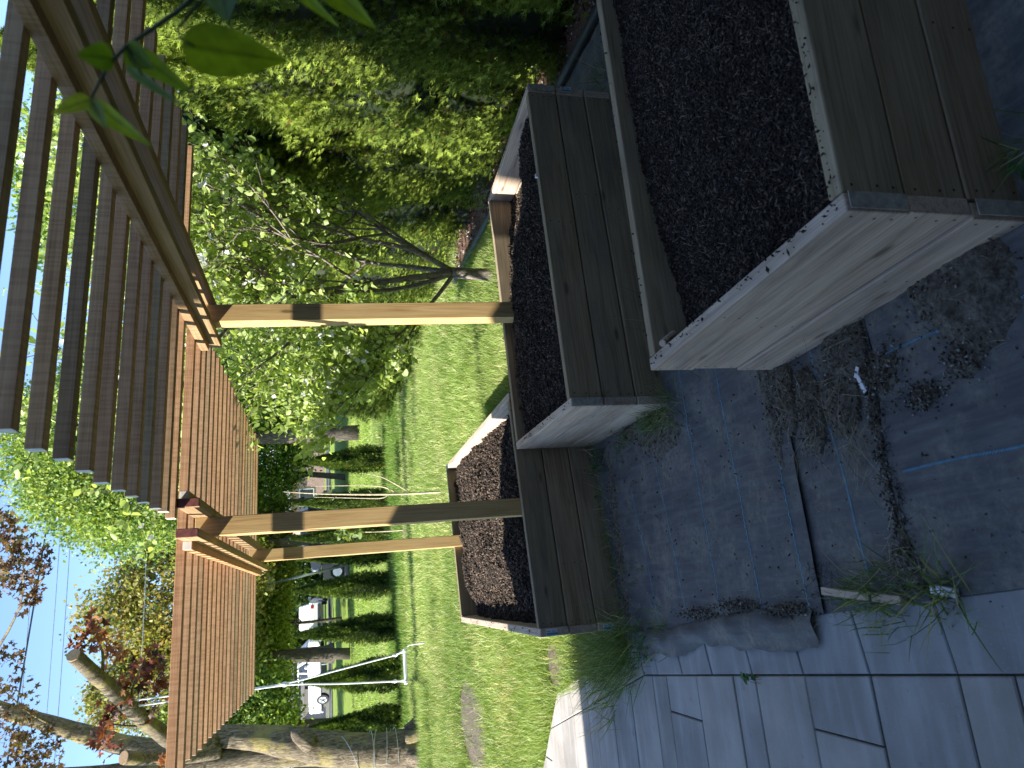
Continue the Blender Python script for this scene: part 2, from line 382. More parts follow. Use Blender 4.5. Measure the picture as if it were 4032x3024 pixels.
# ------------------------------------------------------------------ patio pavers
def clip(poly, a, b_):
    """keep the part of poly on the left of a->b"""
    out = []; a = Vector(a); b_ = Vector(b_); nrm = Vector((-(b_-a).y, (b_-a).x))
    for i in range(len(poly)):
        p, q_ = Vector(poly[i]), Vector(poly[(i+1) % len(poly)]); dp, dq = (p-a).dot(nrm), (q_-a).dot(nrm)
        if dp >= 0: out.append(tuple(p))
        if dp*dq < 0: out.append(tuple(p+(q_-p)*(dp/(dp-dq))))
    return out
def inset(poly, d):
    n_ = len(poly); out = []
    for i in range(n_):
        p0, p1, p2 = Vector(poly[i-1]), Vector(poly[i]), Vector(poly[(i+1) % n_])
        e1 = (p1-p0).normalized(); e2 = (p2-p1).normalized(); n1 = Vector((-e1.y, e1.x)); n2 = Vector((-e2.y, e2.x)); k = 1+n1.dot(n2)
        if k < .2: k = .2
        out.append(tuple(p1+(n1+n2)*(d/k)))
    return out
def area(p): return .5*sum(p[i][0]*p[(i+1) % len(p)][1]-p[(i+1) % len(p)][0]*p[i][1] for i in range(len(p)))
PV, PF, PC = [], [], []
def paver(poly, col):
    # drop tiny edges
    q_ = [poly[i] for i in range(len(poly)) if (Vector(poly[i])-Vector(poly[i-1])).length > .012]
    q_ = clip(q_, (-.66, 4.72), (-2.2, 6.2)) if len(q_) > 2 else q_
    if len(q_) < 3 or area(q_) < .0015: return
    z = rng.uniform(-.0015, .0015)
    rings = [(inset(q_, .0028), -.03), (inset(q_, .0028), z-.003), (inset(q_, .006), z)]
    k = len(PV); m = len(q_)
    for r_, zz in rings: PV.extend([(x, y, zz) for x, y in r_])
    for j in (0, 1):
        for i in range(m): PF.append((k+j*m+i, k+j*m+(i+1) % m, k+(j+1)*m+(i+1) % m, k+(j+1)*m+i))
    PF.append(tuple(k+2*m+i for i in range(m))); PC.extend([col]*(3*m))
Ai, Bi = (-.155, .15), (-.425, 3.25); Ci = (-2.525, 10.75)           # inner joint line of the border course, then the slanting leg
Ao, Bo = (.012, .15), (-.262, 3.30); Co = (-2.35, 10.75)
def lerp(a, b_, t): return (a[0]+(b_[0]-a[0])*t, a[1]+(b_[1]-a[1])*t)
def pcol():
    k = rng.uniform(.85, 1.12); t = rng.random()
    c0 = np.array((.265, .255, .24))*(1-t)+np.array((.315, .285, .25))*t; return tuple(c0*k)
cy = [.27, .565, .858, 1.148, 1.441, 1.733, 2.026, 2.315, 2.598, 2.848, 3.09, 3.25]
for i in range(len(cy)-1):
    t0, t1 = [(y-.15)/(3.25-.15) for y in cy[i:i+2]]
    paver([lerp(Ai, Bi, t0), lerp(Ao, Bo, t0), lerp(Ao, Bo, t1), lerp(Ai, Bi, t1)][::1], (.25, .245, .235))
ts = [0]; 
while ts[-1] < 1: ts.append(ts[-1]+.036+.006*rng.random())
for i in range(len(ts)-1):
    paver([lerp(Bi, Ci, ts[i]), lerp(Bo, Co, ts[i]), lerp(Bo, Co, ts[i+1]), lerp(Bi, Ci, ts[i+1])], pcol())
rows = [.27, .42, .71, 1.0, 1.145, 1.296, 1.443, 1.732, 2.021, 2.303, 2.447, 2.73, 3.01, 3.16, 3.44, 3.71, 3.985, 4.12, 4.4, 4.69, 4.98, 5.13, 5.42, 5.71, 6.0]
for i in range(len(rows)-1):
    x = -.1; y0, y1 = rows[i], rows[i+1]; first = True
    while x > -3.2:
        L_ = rng.choice([.29, .44, .58]) if y1-y0 > .2 else rng.choice([.29, .44])
        if first: L_ += .35 + .09*i*.2
        fixed = {1.732: -.465, 2.73: -.545, 1.443: -.9, 2.021: -.95}.get(y0)
        x2 = fixed if (first and fixed) else x-L_
        first = False
        sk = .012
        poly = [(x2, y0-sk*x2*0), (x, y0), (x, y1), (x2, y1)]
        poly = clip(poly, Ai, Bi) if y0 < 3.3 else poly
        if y1 > 3.2 and len(poly) >= 3: poly = clip(poly, Bi, Ci)
        if len(poly) >= 3: paver(poly, pcol())
        x = x2
me = bpy.data.meshes.new('patio'); me.from_pydata(PV, [], PF); me.update()
a = me.attributes.new('col', 'FLOAT_COLOR', 'POINT'); cc = np.ones((len(PV), 4), np.float32); cc[:, :3] = PC; a.data.foreach_set('color', cc.ravel())
pm, n, b = newmat('concrete_paver'); at_ = n.nodes.new('ShaderNodeAttribute'); at_.attribute_name = 'col'
v = coords(n, rnd=False); c = mixc(n, 1.0, at_.outputs['Color'], ramp(n, noise(n, v, 3.5, 5, .6), [(.3, (.78, .78, .78)), (.7, (1.2, 1.2, 1.2))]), 'MULTIPLY')
streak = noise(n, coords(n, (1.2, 9, 1), rnd=False), 2.0, 4); c = mixc(n, ramp(n, streak, [(.48, (0, 0, 0)), (.75, (.55, .55, .55))]), c, (.42, .42, .42))
c = mixc(n, ramp(n, noise(n, v, 160, 3, .6), [(.62, (0, 0, 0)), (.72, (.35, .35, .35))]), c, (.5, .5, .5))
c = mixc(n, ramp(n, noise(n, v, 12, 6, .7), [(.62, (0, 0, 0)), (.72, (.6, .6, .6))]), c, (.13, .105, .08))
n.links.new(c, b.inputs['Base Color']); b.inputs['Roughness'].default_value = .85; bump(n, b, noise(n, v, 220, 4, .7), .35, .0015)
pt = link('patio', me, pm); tag(pt, 'grey rectangular concrete pavers', None, None, 'structure')
jm = plain('joint_sand', (.07, .06, .05), .95, var=.4, scale=60, bmp=.6)
js = fast('patio_joints', [(-3.4, -.2, -.012), (.0, -.2, -.012), (-.27, 3.29, -.012), (-.67, 4.74, -.012), (-3.4, 7.35, -.012)][:5], [(0, 1, 2, 3, 4)], jm); tag(js, 'dark sand joints between the pavers', None, None, 'structure')

# ------------------------------------------------------------------ landscape fabric sheets
fm, n, b = newmat('woven_landscape_fabric'); v = coords(n, rnd=False)
wv = N(n, 'ShaderNodeTexWave'); wv.inputs['Scale'].default_value = 150; wv.inputs['Distortion'].default_value = .6; n.links.new(v, wv.inputs['Vector'])
base = ramp(n, noise(n, coords(n, (14, 1.6, 1), rnd=False), 3, 5, .65), [(.3, (.05, .05, .052)), (.55, (.1, .098, .098)), (.78, (.19, .185, .175))])
base = mixc(n, .25, base, ramp(n, wv.outputs['Fac'], [(0, (.035, .037, .042)), (1, (.15, .15, .152))]))
dusty = ramp(n, noise(n, v, 5.5, 7, .72), [(.46, (0, 0, 0)), (.62, (.8, .8, .8))])
dcol = ramp(n, noise(n, v, 60, 4, .7), [(.3, (.1, .09, .075)), (.7, (.25, .23, .195))])
base = mixc(n, dusty, base, dcol)
n.links.new(base, b.inputs['Base Color']); b.inputs['Roughness'].default_value = .62; b.inputs['Specular IOR Level'].default_value = .35
bump(n, b, wv.outputs['Fac'], .3, .001)
stm = plain('blue_stitching', (.09, .34, .5), .7, var=.35, scale=60)
def fab_h(x, y, s, amp):
    return amp*(fbm(x*2.2+s, y*9+s, s, 4)-.45)+.6*amp*np.maximum(0, fbm(x*7+s, y*3.0, s+4, 3)-.5)*2
def fabric(name, x0, x1, yl0, yl1, z0, seed, amp, label, lines, axis, fringe=None):
    """sheet between y=yl0(x) and yl1(x)"""
    nx, ny = 150, 110; u = np.linspace(0, 1, nx); t = np.linspace(0, 1, ny); A, B = np.meshgrid(u, t, indexing='ij')
    XX = x0+(x1-x0)*A
    # left edge follows the paver border
    YY = yl0(XX)*(1-B)+yl1(XX)*B
    left = -.095-.088*(YY-1.2)+.012; XX = np.where(A < .5, left+(x0+(x1-x0)*.5-left)*A*2, XX)
    YY = yl0(XX)*(1-B)+yl1(XX)*B
    ZZ = z0+fab_h(XX, YY, seed, amp)
    e = empty(name, (x0+.4, float(yl0(np.array(.4))), z0), label, 'fabric sheet', 'landscape fabric sheets')
    fast('woven_cloth', np.stack([XX, YY, ZZ], -1), grid(nx, ny), fm, e, smooth=True)
    for L in lines:
        q_ = np.linspace(0, 1, 260); px = L[0][0]+(L[1][0]-L[0][0])*q_; py = L[0][1]+(L[1][1]-L[0][1])*q_
        px, py = (px, py+.004*np.sin(q_*9)) if axis == 'x' else (px+.004*np.sin(q_*9), py)
        pz = z0+fab_h(px, py, seed, amp)+.0016; zig = .0028*np.where(np.arange(260) % 2, 1, -1)
        if axis == 'x': a1 = np.stack([px, py+zig-.0013, pz], 1); a2 = np.stack([px, py+zig+.0013, pz], 1)
        else: a1 = np.stack([px+zig-.0013, py, pz], 1); a2 = np.stack([px+zig+.0013, py, pz], 1)
        VV = np.stack([a1, a2], 1).reshape(-1, 3); i = np.arange(259)*2
        fast('stitch_line', VV, np.stack([i, i+2, i+3, i+1], 1), stm, e)
    return e
one = lambda c: (lambda x: x*0+c)
fabA = fabric('landscape_fabric', -.2, 2.8, one(1.862), one(3.62), .006, 2.0, .014, 'dusty woven ground fabric sheet between the middle planter and the pavers',
       [((2.7, 2.56), (-.2, 2.44)), ((2.7, 2.29), (-.2, 2.17)), ((2.7, 2.02), (-.19, 1.915)), ((.65, 2.84), (-.22, 2.70)), ((.4, 3.1), (-.24, 2.98))], 'x')
fabB = fabric('landscape_fabric', -.2, 2.8, one(1.47), one(1.9), -.004, 5.0, .012, 'narrow blue-black fabric strip showing between the two larger sheets',
       [((.6, 1.705), (-.14, 1.65))], 'x')
fabC = fabric('landscape_fabric', -.2, 2.8, one(.3), lambda x: 1.47+.02*np.sin(x*9)-.06*np.clip(.1-x, 0, 1), .008, 8.0, .026, 'rumpled dark blue fabric sheet in front, running under the nearest planter',
       [((.475, .6), (.482, 1.445)), ((.187, .5), (.192, 1.445))], 'y')
# curled flap of sheet A along the pavers
q_ = np.linspace(0, 1, 90); yy = 3.25-1.35*q_; xx = -.095-.088*(yy-1.2)+.01
rows_ = []
for k, (dx, dz) in enumerate(((.035, .004), (.02, .02), (-.004, .026), (-.028, .02), (-.05, .008), (-.066, .005))):
    wv_ = fbm(yy*5, yy*0+k*.2, 3)-.4
    rows_.append(np.stack([xx+dx*(1+wv_*1.2)-.012*np.sin(yy*7), yy, dz+.004+.016*wv_*(k > 0)+.008*np.maximum(0, np.sin(yy*21+k))], 1))
fast('folded_edge', np.stack(rows_, 1), grid(90, 6), fm, fabA, smooth=True)
# frayed black fringe
def fibres(name, P, T, L, r, mat, col, label=None, cat=None, kind=None, parent=None, seg=6, curl=.5):
    """thin curved ribbons, three-sided"""
    m = len(P); T = T/np.linalg.norm(T, axis=1, keepdims=True); k1 = rdir(m)*curl; t = np.linspace(0, 1, seg)
    pts = P[:, None]+L[:, None, None]*(t[None, :, None]*T[:, None]+(t**2)[None, :, None]*k1[:, None]*.6)
    side = np.cross(T, rdir(m)); side /= np.linalg.norm(side, axis=1, keepdims=True); up = np.cross(T, side)
    rr = (r*(1-.7*t))[None, :, None]
    offs = [side[:, None]*rr, (-.5*side[:, None]+.87*up[:, None])*rr, (-.5*side[:, None]-.87*up[:, None])*rr]
    VV = np.stack([pts+o for o in offs], 2)
    pts_z = VV[..., 2]; 
    VV = VV.reshape(-1, 3); F = []
    b0 = np.arange(m)[:, None]*seg*3
    for s in range(seg-1):
        for j in range(3):
            j2 = (j+1) % 3; F.append(np.stack([b0[:, 0]+s*3+j, b0[:, 0]+s*3+j2, b0[:, 0]+(s+1)*3+j2, b0[:, 0]+(s+1)*3+j], 1))
    F = np.concatenate(F); cc = np.repeat(col, seg*3, 0)
    o = fast(name, VV, F, mat, parent, col=cc)
    if label: tag(o, label, cat, None, kind)
    return o
mm = 360; fx = np.concatenate([rng.uniform(-.12, .62, 220), rng.uniform(-.14, .0, 140)]); fy = np.where(np.arange(mm) < 220, 1.475+rng.normal(0, .006, mm), 1.83+rng.normal(0, .04, mm)-.3*np.abs(fx))
fibres('frayed_threads', np.stack([fx, fy, np.full(mm, .014)], 1), np.stack([rng.normal(0, .6, mm), -np.abs(rng.normal(1, .6, mm)), rng.uniform(.0, .5, mm)], 1), rng.uniform(.012, .04, mm), .0007, M['bits'],
       np.full((mm, 3), .012), parent=fabC, seg=4, curl=.8)['kind'] = 'stuff'

# dirt, stones and straw lying on the fabric
lumps = [(.55, 1.15, .16, .12, .022, 1), (.62, 1.24, .12, .08, .018, 2), (.44, 1.43, .07, .06, .01, 3), (.42, 1.62, .09, .075, .012, 4), (.56, 1.56, .1, .08, .012, 5), (.4, 1.2, .04, .05, .016, 6), (.35, 1.33, .03, .05, .012, 7),
         (.53, 1.86, .14, .05, .01, 8), (.43, 1.75, .12, .05, .009, 11), (-.12, 2.3, .02, .12, .01, 12), (-.13, 2.02, .02, .1, .012, 13), (.3, 1.5, .15, .02, .006, 14), (.12, 1.5, .13, .018, .006, 15),
         (-.15, 2.6, .02, .14, .01, 16), (-.03, 1.5, .05, .05, .018, 17), (.2, 3.34, .45, .04, .012, 18), (.58, 2.75, .1, .2, .008, 19), (.65, 3.0, .04, .2, .015, 21), (.9, 1.93, .6, .04, .01, 22)]
Vs, Fs, o_ = [], [], 0
for cx, cy_, rx, ry, h, s in lumps:
    v_, f_ = lump('', cx, cy_, rx, ry, h*1.3, .004, None, s*1.7, 40); Vs.append(v_); Fs.append(f_+o_); o_ += len(v_)
dm, n, b = newmat('dried_mud'); v = coords(n, rnd=False); q_ = noise(n, v, 60, 8, .8)
n.links.new(ramp(n, q_, [(.36, (.035, .027, .019)), (.5, (.12, .1, .075)), (.66, (.24, .21, .165))]), b.inputs['Base Color']); b.inputs['Roughness'].default_value = .95; bump(n, b, q_, 1, .006)
g = fast('dried_mud', np.concatenate(Vs), np.concatenate(Fs), dm, smooth=True); tag(g, 'clods of dried grey-brown mud lying on the ground fabric', 'mud', None, 'stuff')
def chips(npts, pos, size, pal, flat=1.0):
    """irregular tetra/octa lumps"""
    base_ = np.array([(1, 0, 0), (-1, 0, 0), (0, 1, 0), (0, -1, 0), (0, 0, 1), (0, 0, -1)], float)
    f8 = np.array([(0, 2, 4), (2, 1, 4), (1, 3, 4), (3, 0, 4), (2, 0, 5), (1, 2, 5), (3, 1, 5), (0, 3, 5)])
    VV = base_[None]*rng.uniform(.4, 1.0, (npts, 6, 1)); a = rdir(npts); b_ = np.cross(a, rdir(npts)); b_ /= np.linalg.norm(b_, axis=1, keepdims=True); c_ = np.cross(a, b_)
    Rm = np.stack([a*rng.uniform(1, 2.4, (npts, 1)), b_, c_*flat], 1); VV = VV@Rm*np.asarray(size)[:, None, None]+pos[:, None]
    F = (f8[None]+np.arange(npts)[:, None, None]*6).reshape(-1, 3); pal = np.array(pal)
    cc = pal[rng.integers(0, len(pal), npts)]*rng.uniform(.6, 1.3, (npts, 1))
    return VV.reshape(-1, 3), F, np.repeat(cc, 6, 0)
m1 = 5200; li = rng.integers(0, len(lumps), m1); La = np.array([l[:5] for l in lumps])
px = La[li, 0]+rng.normal(0, .6, m1)*La[li, 2]; py = La[li, 1]+rng.normal(0, .6, m1)*La[li, 3]
m2 = 420; px = np.concatenate([px, rng.uniform(-.12, .68, m2)]); py = np.concatenate([py, rng.uniform(1.0, 3.3, m2)])
keep = px > -.1-.088*(py-1.2)-.03; px, py = px[keep], py[keep]
V, F, Cc = chips(len(px), np.stack([px, py, rng.uniform(.008, .03, len(px))], 1), rng.uniform(.0015, .0055, len(px)), [(.09, .07, .05), (.16, .14, .11), (.05, .04, .03), (.3, .28, .25), (.1, .08, .06)])
g = fast('pebbles', V, F, M['bits'], col=Cc); tag(g, 'small stones and crumbs scattered over the ground fabric', 'gravel', None, 'stuff')
P_, T_, L_ = [], [], []
for cx, cy_, sx, sy, k, dx, dy, ll in ((.5, 1.7, .05, .07, 70, -.5, -.6, .16), (.36, 1.6, .06, .04, 90, -.9, -.35, .13), (.27, 1.55, .05, .03, 60, -.7, .3, .08), (.56, 1.82, .07, .03, 90, -.6, -.1, .09), (.6, 1.5, .06, .06, 70, -.3, .4, .1), (.42, 1.75, .06, .04, 60, -.9, 0, .1),
      (-.02, 1.52, .05, .05, 190, .2, -.5, .07), (-.07, 1.7, .02, .1, 60, .1, 1, .06), (.54, 1.16, .09, .07, 120, .3, .4, .04), (-.13, 2.2, .02, .35, 150, .1, 1, .03), (.66, 3.0, .03, .3, 70, 0, 1, .07), (.3, 3.36, .4, .03, 110, 1, 0, .06), (.35, 1.72, .03, .04, 50, -.5, .9, .05), (.4, 2.2, .3, .3, 20, .2, 1, .04)):
    k = int(k*.62); P_.append(np.stack([rng.normal(cx, sx, k), rng.normal(cy_, sy, k), rng.uniform(.012, .035, k)], 1))
    T_.append(np.stack([dx+rng.normal(0, .45, k), dy+rng.normal(0, .45, k), rng.normal(.05, .12, k)], 1)); L_.append(ll*rng.uniform(.4, 1.3, k))
P_ = np.concatenate(P_); mm = len(P_); cc = np.where(rng.random((mm, 1)) < .55, (.42, .36, .24), (.17, .13, .085))*rng.uniform(.7, 1.2, (mm, 1))
fibres('dry_straw', P_, np.concatenate(T_), np.concatenate(L_), .0008, M['bits'], cc, 'wisps of dry pale straw lying on the ground fabric', 'straw', 'stuff', seg=6, curl=.5)

# ------------------------------------------------------------------ planters
BT, BH, GAP = .038, .14, .005
def planter(name, FL, FR, BR, BL, label, parent_group='raised wooden planter beds', side_offs=None, tags=()):
    c = ((FL[0]+BR[0])/2, (FL[1]+BR[1])/2)
    e = empty(name, (FL[0], FL[1], 0), label, 'planter', parent_group)
    FL, FR, BR, BL = [Vector(q) for q in (FL, FR, BR, BL)]
    out = {}
    for k in range(3):
        z0 = k*(BH+GAP)-.004
        def j(): return random.uniform(-.004, .004)
        # side boards run the full depth and cap the long boards
        o1 = random.choice([0, .006, -.006, .012])
        out['L', k] = board('board', BL+(BL-FL).normalized()*j(), FL+(FL-BL).normalized()*j(), BT, BH, z0, M['planter_side'], e, shift=j(), label='end board toned paler for the light on it', screws=True)
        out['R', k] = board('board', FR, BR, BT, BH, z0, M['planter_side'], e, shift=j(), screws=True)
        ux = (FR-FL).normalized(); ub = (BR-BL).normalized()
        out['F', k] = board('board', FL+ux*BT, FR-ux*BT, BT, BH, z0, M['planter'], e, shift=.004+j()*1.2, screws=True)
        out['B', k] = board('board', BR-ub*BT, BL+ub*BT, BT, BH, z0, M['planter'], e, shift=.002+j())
    return e, out
def flip(p): return p
P1 = dict(FL=(.618, .985), FR=(2.28, .925), BR=(2.24, 1.893), BL=(.594, 1.871))
P2 = dict(FL=(.681, 2.622), FR=(2.326, 2.752), BR=(2.288, 3.734), BL=(.701, 3.562))
P3 = dict(FL=(-.229, 3.409), FR=(1.032, 3.63), BR=(1.069, 6.047), BL=(-.211, 5.718))
pl1, b1 = planter('raised_planter', **P1, label='nearest raised wooden planter, dark soil filling the right foreground')
pl2, b2 = planter('raised_planter', **P2, label='middle raised wooden planter with one pergola post standing in its soil')
pl3, b3 = planter('raised_planter', **P3, label='farthest raised wooden planter, partly sunlit, with two pergola posts in its soil')
# pale end-grain patches and stapled stock labels
def patch(parent, cx, cy_, z0, z1, wd, dirv, out, mat, th=.002, name='end_grain'):
    d = Vector(dirv).normalized(); nn = Vector((d.y, -d.x)); o = Vector((cx, cy_))+nn*out
    return board(name, (o-d*wd/2), (o+d*wd/2), th, z1-z0, z0, mat, parent, shift=-th, bw=.0005)
uF1 = Vector(P1['FR'])-Vector(P1['FL']); uF2 = Vector(P2['FR'])-Vector(P2['FL']); uF3 = Vector(P3['FR'])-Vector(P3['FL'])
def endp(P, which, k, uu, par, mat=None):
    q_ = Vector(P['FL']) if which == 'L' else Vector(P['FR']); u = uu.normalized(); c_ = q_+u*(BT/2)*(1 if which == 'L' else -1)
    patch(par, c_.x, c_.y, k*(BH+GAP)+.002, k*(BH+GAP)+BH-.01, BT-.004, u, .0065, mat or M['endgrain'])
endp(P1, 'L', 2, uF1, pl1); endp(P1, 'L', 0, uF1, pl1); endp(P2, 'L', 2, uF2, pl2); endp(P2, 'R', 2, uF2, pl2)
lab_w = plain('label_paper', (.6, .62, .64), .5, var=.08); lab_b = plain('label_blue', (.05, .25, .42), .5, var=.1); lab_k = plain('label_ink', (.03, .03, .04), .6, var=.05)
def sticker(P, which, uu, par, zc, h=.055):
    q_ = Vector(P['FL']) if which == 'L' else Vector(P['FR']); u = uu.normalized(); c_ = q_+u*(BT/2)*(1 if which == 'L' else -1)
    s = patch(par, c_.x, c_.y, zc-h/2, zc+h/2, .03, u, .009, lab_w, .0006, 'stock_label')
    # blue band and bar lines are sub-parts of the label
    n2 = Vector((u.y, -u.x)); o = c_+n2*.0104
    for nm, zz0, zz1, a0, a1, mt in [('blue_band', zc-h/2+.001, zc+h/2-.001, -.0145, -.004, lab_b)]+[('bar_code', zc+h*.16+i*.004, zc+h*.16+i*.004+.0018, 0, .013, lab_k) for i in range(4)]+[('print_line', zc-h*.3+i*.006, zc-h*.3+i*.006+.0022, 0, .011, lab_k) for i in range(3)]:
        bo = board(nm, o+u*a0, o+u*a1, .0003, zz1-zz0, zz0, mt, s, shift=-.0003, bw=.00005)
        bo.location = bo.location; 
sticker(P2, 'R', uF2, pl2, .235)
sticker(P3, 'L', uF3, pl3, .37); sticker(P3, 'L', uF3, pl3, .085)

# potting soil
psm, n, b = newmat('potting_soil'); v = coords(n, rnd=False); q_ = noise(n, v, 70, 6, .7)
n.links.new(ramp(n, q_, [(.3, (.014, .010, .008)), (.55, (.038, .028, .022)), (.75, (.085, .062, .048))]), b.inputs['Base Color']); b.inputs['Roughness'].default_value = .95; b.inputs['Specular IOR Level'].default_value = .15; bump(n, b, q_, 1, .01)
def soil(P, zc, seed, label, nx, ny, nb, bs, dips, mound=.02, rough=.022):
    FL, FR, BR, BL = [np.array(P[k]) for k in ('FL', 'FR', 'BR', 'BL')]
    ue = (FR-FL)/np.linalg.norm(FR-FL); ve = (BL-FL)/np.linalg.norm(BL-FL); t = BT+.001
    FL, FR, BR, BL = FL+ue*t+ve*t, FR-ue*t+ve*t, BR-ue*t-ve*t, BL+ue*t-ve*t
    A, B = np.meshgrid(np.linspace(0, 1, nx), np.linspace(0, 1, ny), indexing='ij')
    def pos(a, b_):
        a = a[..., None]; b_ = b_[..., None]; return (FL*(1-a)+FR*a)*(1-b_)+(BL*(1-a)+BR*a)*b_
    def hh(a, b_, xy):
        z = zc+mound*np.sin(np.pi*a)*np.sin(np.pi*b_)+rough*(fbm(xy[..., 0]*5+seed, xy[..., 1]*5, seed, 3)-.45)*2+rough*.9*(fbm(xy[..., 0]*38+seed, xy[..., 1]*38, seed, 3)-.45)
        for (da, db, r, d) in dips: z = z-d*np.exp(-(((a-da)**2+(b_-db)**2)/r**2))
        return z
    XY = pos(A, B); Zs = hh(A, B, XY)
    o = fast('potting_soil', np.concatenate([XY, Zs[..., None]], -1), grid(nx, ny), psm, smooth=True); tag(o, label, 'soil', 'potting soil in the planters', 'stuff')
    a, b_ = rng.uniform(0, 1, nb), rng.uniform(0, 1, nb); xy = pos(a, b_); z = hh(a, b_, xy); sz = bs*rng.uniform(.35, 1.0, nb)**1.6*1.2
    p1 = chips(nb, np.concatenate([xy, (z+sz*.4)[:, None]], 1), sz, [(.025, .018, .014), (.05, .034, .025), (.015, .011, .009), (.12, .085, .06), (.035, .026, .02)], .8)
    # fibres of bark
    nf = nb//3; a, b_ = rng.uniform(0, 1, nf), rng.uniform(0, 1, nf); xy = pos(a, b_); z = hh(a, b_, xy)+.002
    T = rng.normal(size=(nf, 3))*np.array([1, 1, .45]); 
    p2 = scatter(np.concatenate([xy, z[:, None]], 1), T, rdir(nf), rng.uniform(.008, .03, nf), [(0, -.5, 0), (0, .5, 0), (.5, 0, .12), (1, 0, 0)], [(0, 1, 2), (0, 2, 3)], np.array([(.09, .06, .045), (.16, .12, .085), (.04, .03, .025)])[rng.integers(0, 3, nf)], W=rng.uniform(.001, .0026, nf))
    # crumbs spilt on the rims
    V, F, Cc = cat_sc([p1, p2]); c_ = fast('soil_crumbs', V, F, M['bits'], o, col=Cc, loc=None)
    return o, pos, hh
s1, _, _ = soil(P1, .375, 3, 'near-black potting soil in the nearest planter', 420, 240, 42000, .0058, [(0, 1, .28, .07), (0, .2, .1, .02)], .01, .016)
s2, _, _ = soil(P2, .378, 7, 'dark potting soil around the single post in the middle planter', 300, 180, 24000, .008, [(0, .8, .12, .03), (1, .7, .25, .09), (1, 1, .3, .05)], .03, .028)
s3, _, _ = soil(P3, .355, 9, 'brown crumbly potting soil, half in sunlight, in the farthest planter', 240, 360, 42000, .011, [(0, .1, .1, .03), (0, 1, .14, .09), (1, .1, .2, .02), (.1, .4, .2, .03)], .06, .045)
def rim_crumbs(A, B, k, zt=.437):
    A, B = np.array(A), np.array(B); t = rng.random(k)
    d = (B-A)/np.linalg.norm(B-A); nn = np.array([-d[1], d[0]]); return A+(B-A)*t[:, None]+nn*rng.uniform(.002, .034, k)[:, None]
cr = np.concatenate([rim_crumbs(P1['BL'], P1['FL'], 70), rim_crumbs(P2['BL'], P2['FL'], 60), rim_crumbs(P2['BR'], P2['BL'], 90), rim_crumbs(P1['FL'], (1.2, .965), 90), rim_crumbs(P2['FR'], P2['BR'], 50), rim_crumbs(P3['BL'], P3['FL'], 60), rim_crumbs(P1['BR'], P1['BL'], 40)])
V, F, Cc = chips(len(cr), np.concatenate([cr, np.full((len(cr), 1), .434)], 1), rng.uniform(.0015, .0055, len(cr)), [(.03, .022, .017), (.05, .035, .025)], .7)
g = fast('spilled_soil', V, F, M['bits'], col=Cc); tag(g, 'crumbs of soil spilt along the planter rims', 'soil crumbs', None, 'stuff')
# stick in the corner of the nearest planter, white clip on the middle one
st = pyd('wooden_stake', [tube_data([(.69, 1.82, .36), (.664, 1.79, .398), (.64, 1.765, .43)], [.011, .011, .011], 8)], M['planter_side'], loc=(.69, 1.82, .36)); tag(st, 'short wooden stick leaning in the back left corner of the nearest planter', 'stick')
ck = board('plastic_clip', (1.78, 2.7), (1.8, 2.7), .012, .012, .437, M['white'], bw=.003); tag(ck, 'small white plastic clip on the front rim of the middle planter', 'clip')
# short broken plank at the paver edge, scraps of plastic
pk = empty('plank', (-.08, 1.67, .0), 'short pale wooden plank with a dark tie at the paver edge', 'plank')
board('wood_piece', (-.094, 1.53), (-.066, 1.825), .022, .02, .008, M['planter_side'], pk, bw=.002)
board('tie', (-.0915, 1.628), (-.09, 1.636), .026, .023, .0075, M['wire'], pk, shift=-.002, bw=.001)
for (x_, y_, a_, l_, lab) in ((.47, 1.515, 2.6, .03, 'clear plastic scrap under the straw'), (.435, 1.497, .3, .05, 'small white plastic label lying in the straw'), (-.075, 1.40, 1.4, .07, 'crumpled pale plastic netting by the paver edge')):
    L2 = l_/2; dx, dy = math.cos(a_)*L2, math.sin(a_)*L2
    o = board('plastic_scrap', (x_-dx, y_-dy), (x_+dx, y_+dy), .012 if l_ < .06 else .02, .003 if l_ < .06 else .012, .022 if l_ < .06 else .012, M['white'], bw=.001); tag(o, lab, 'plastic')

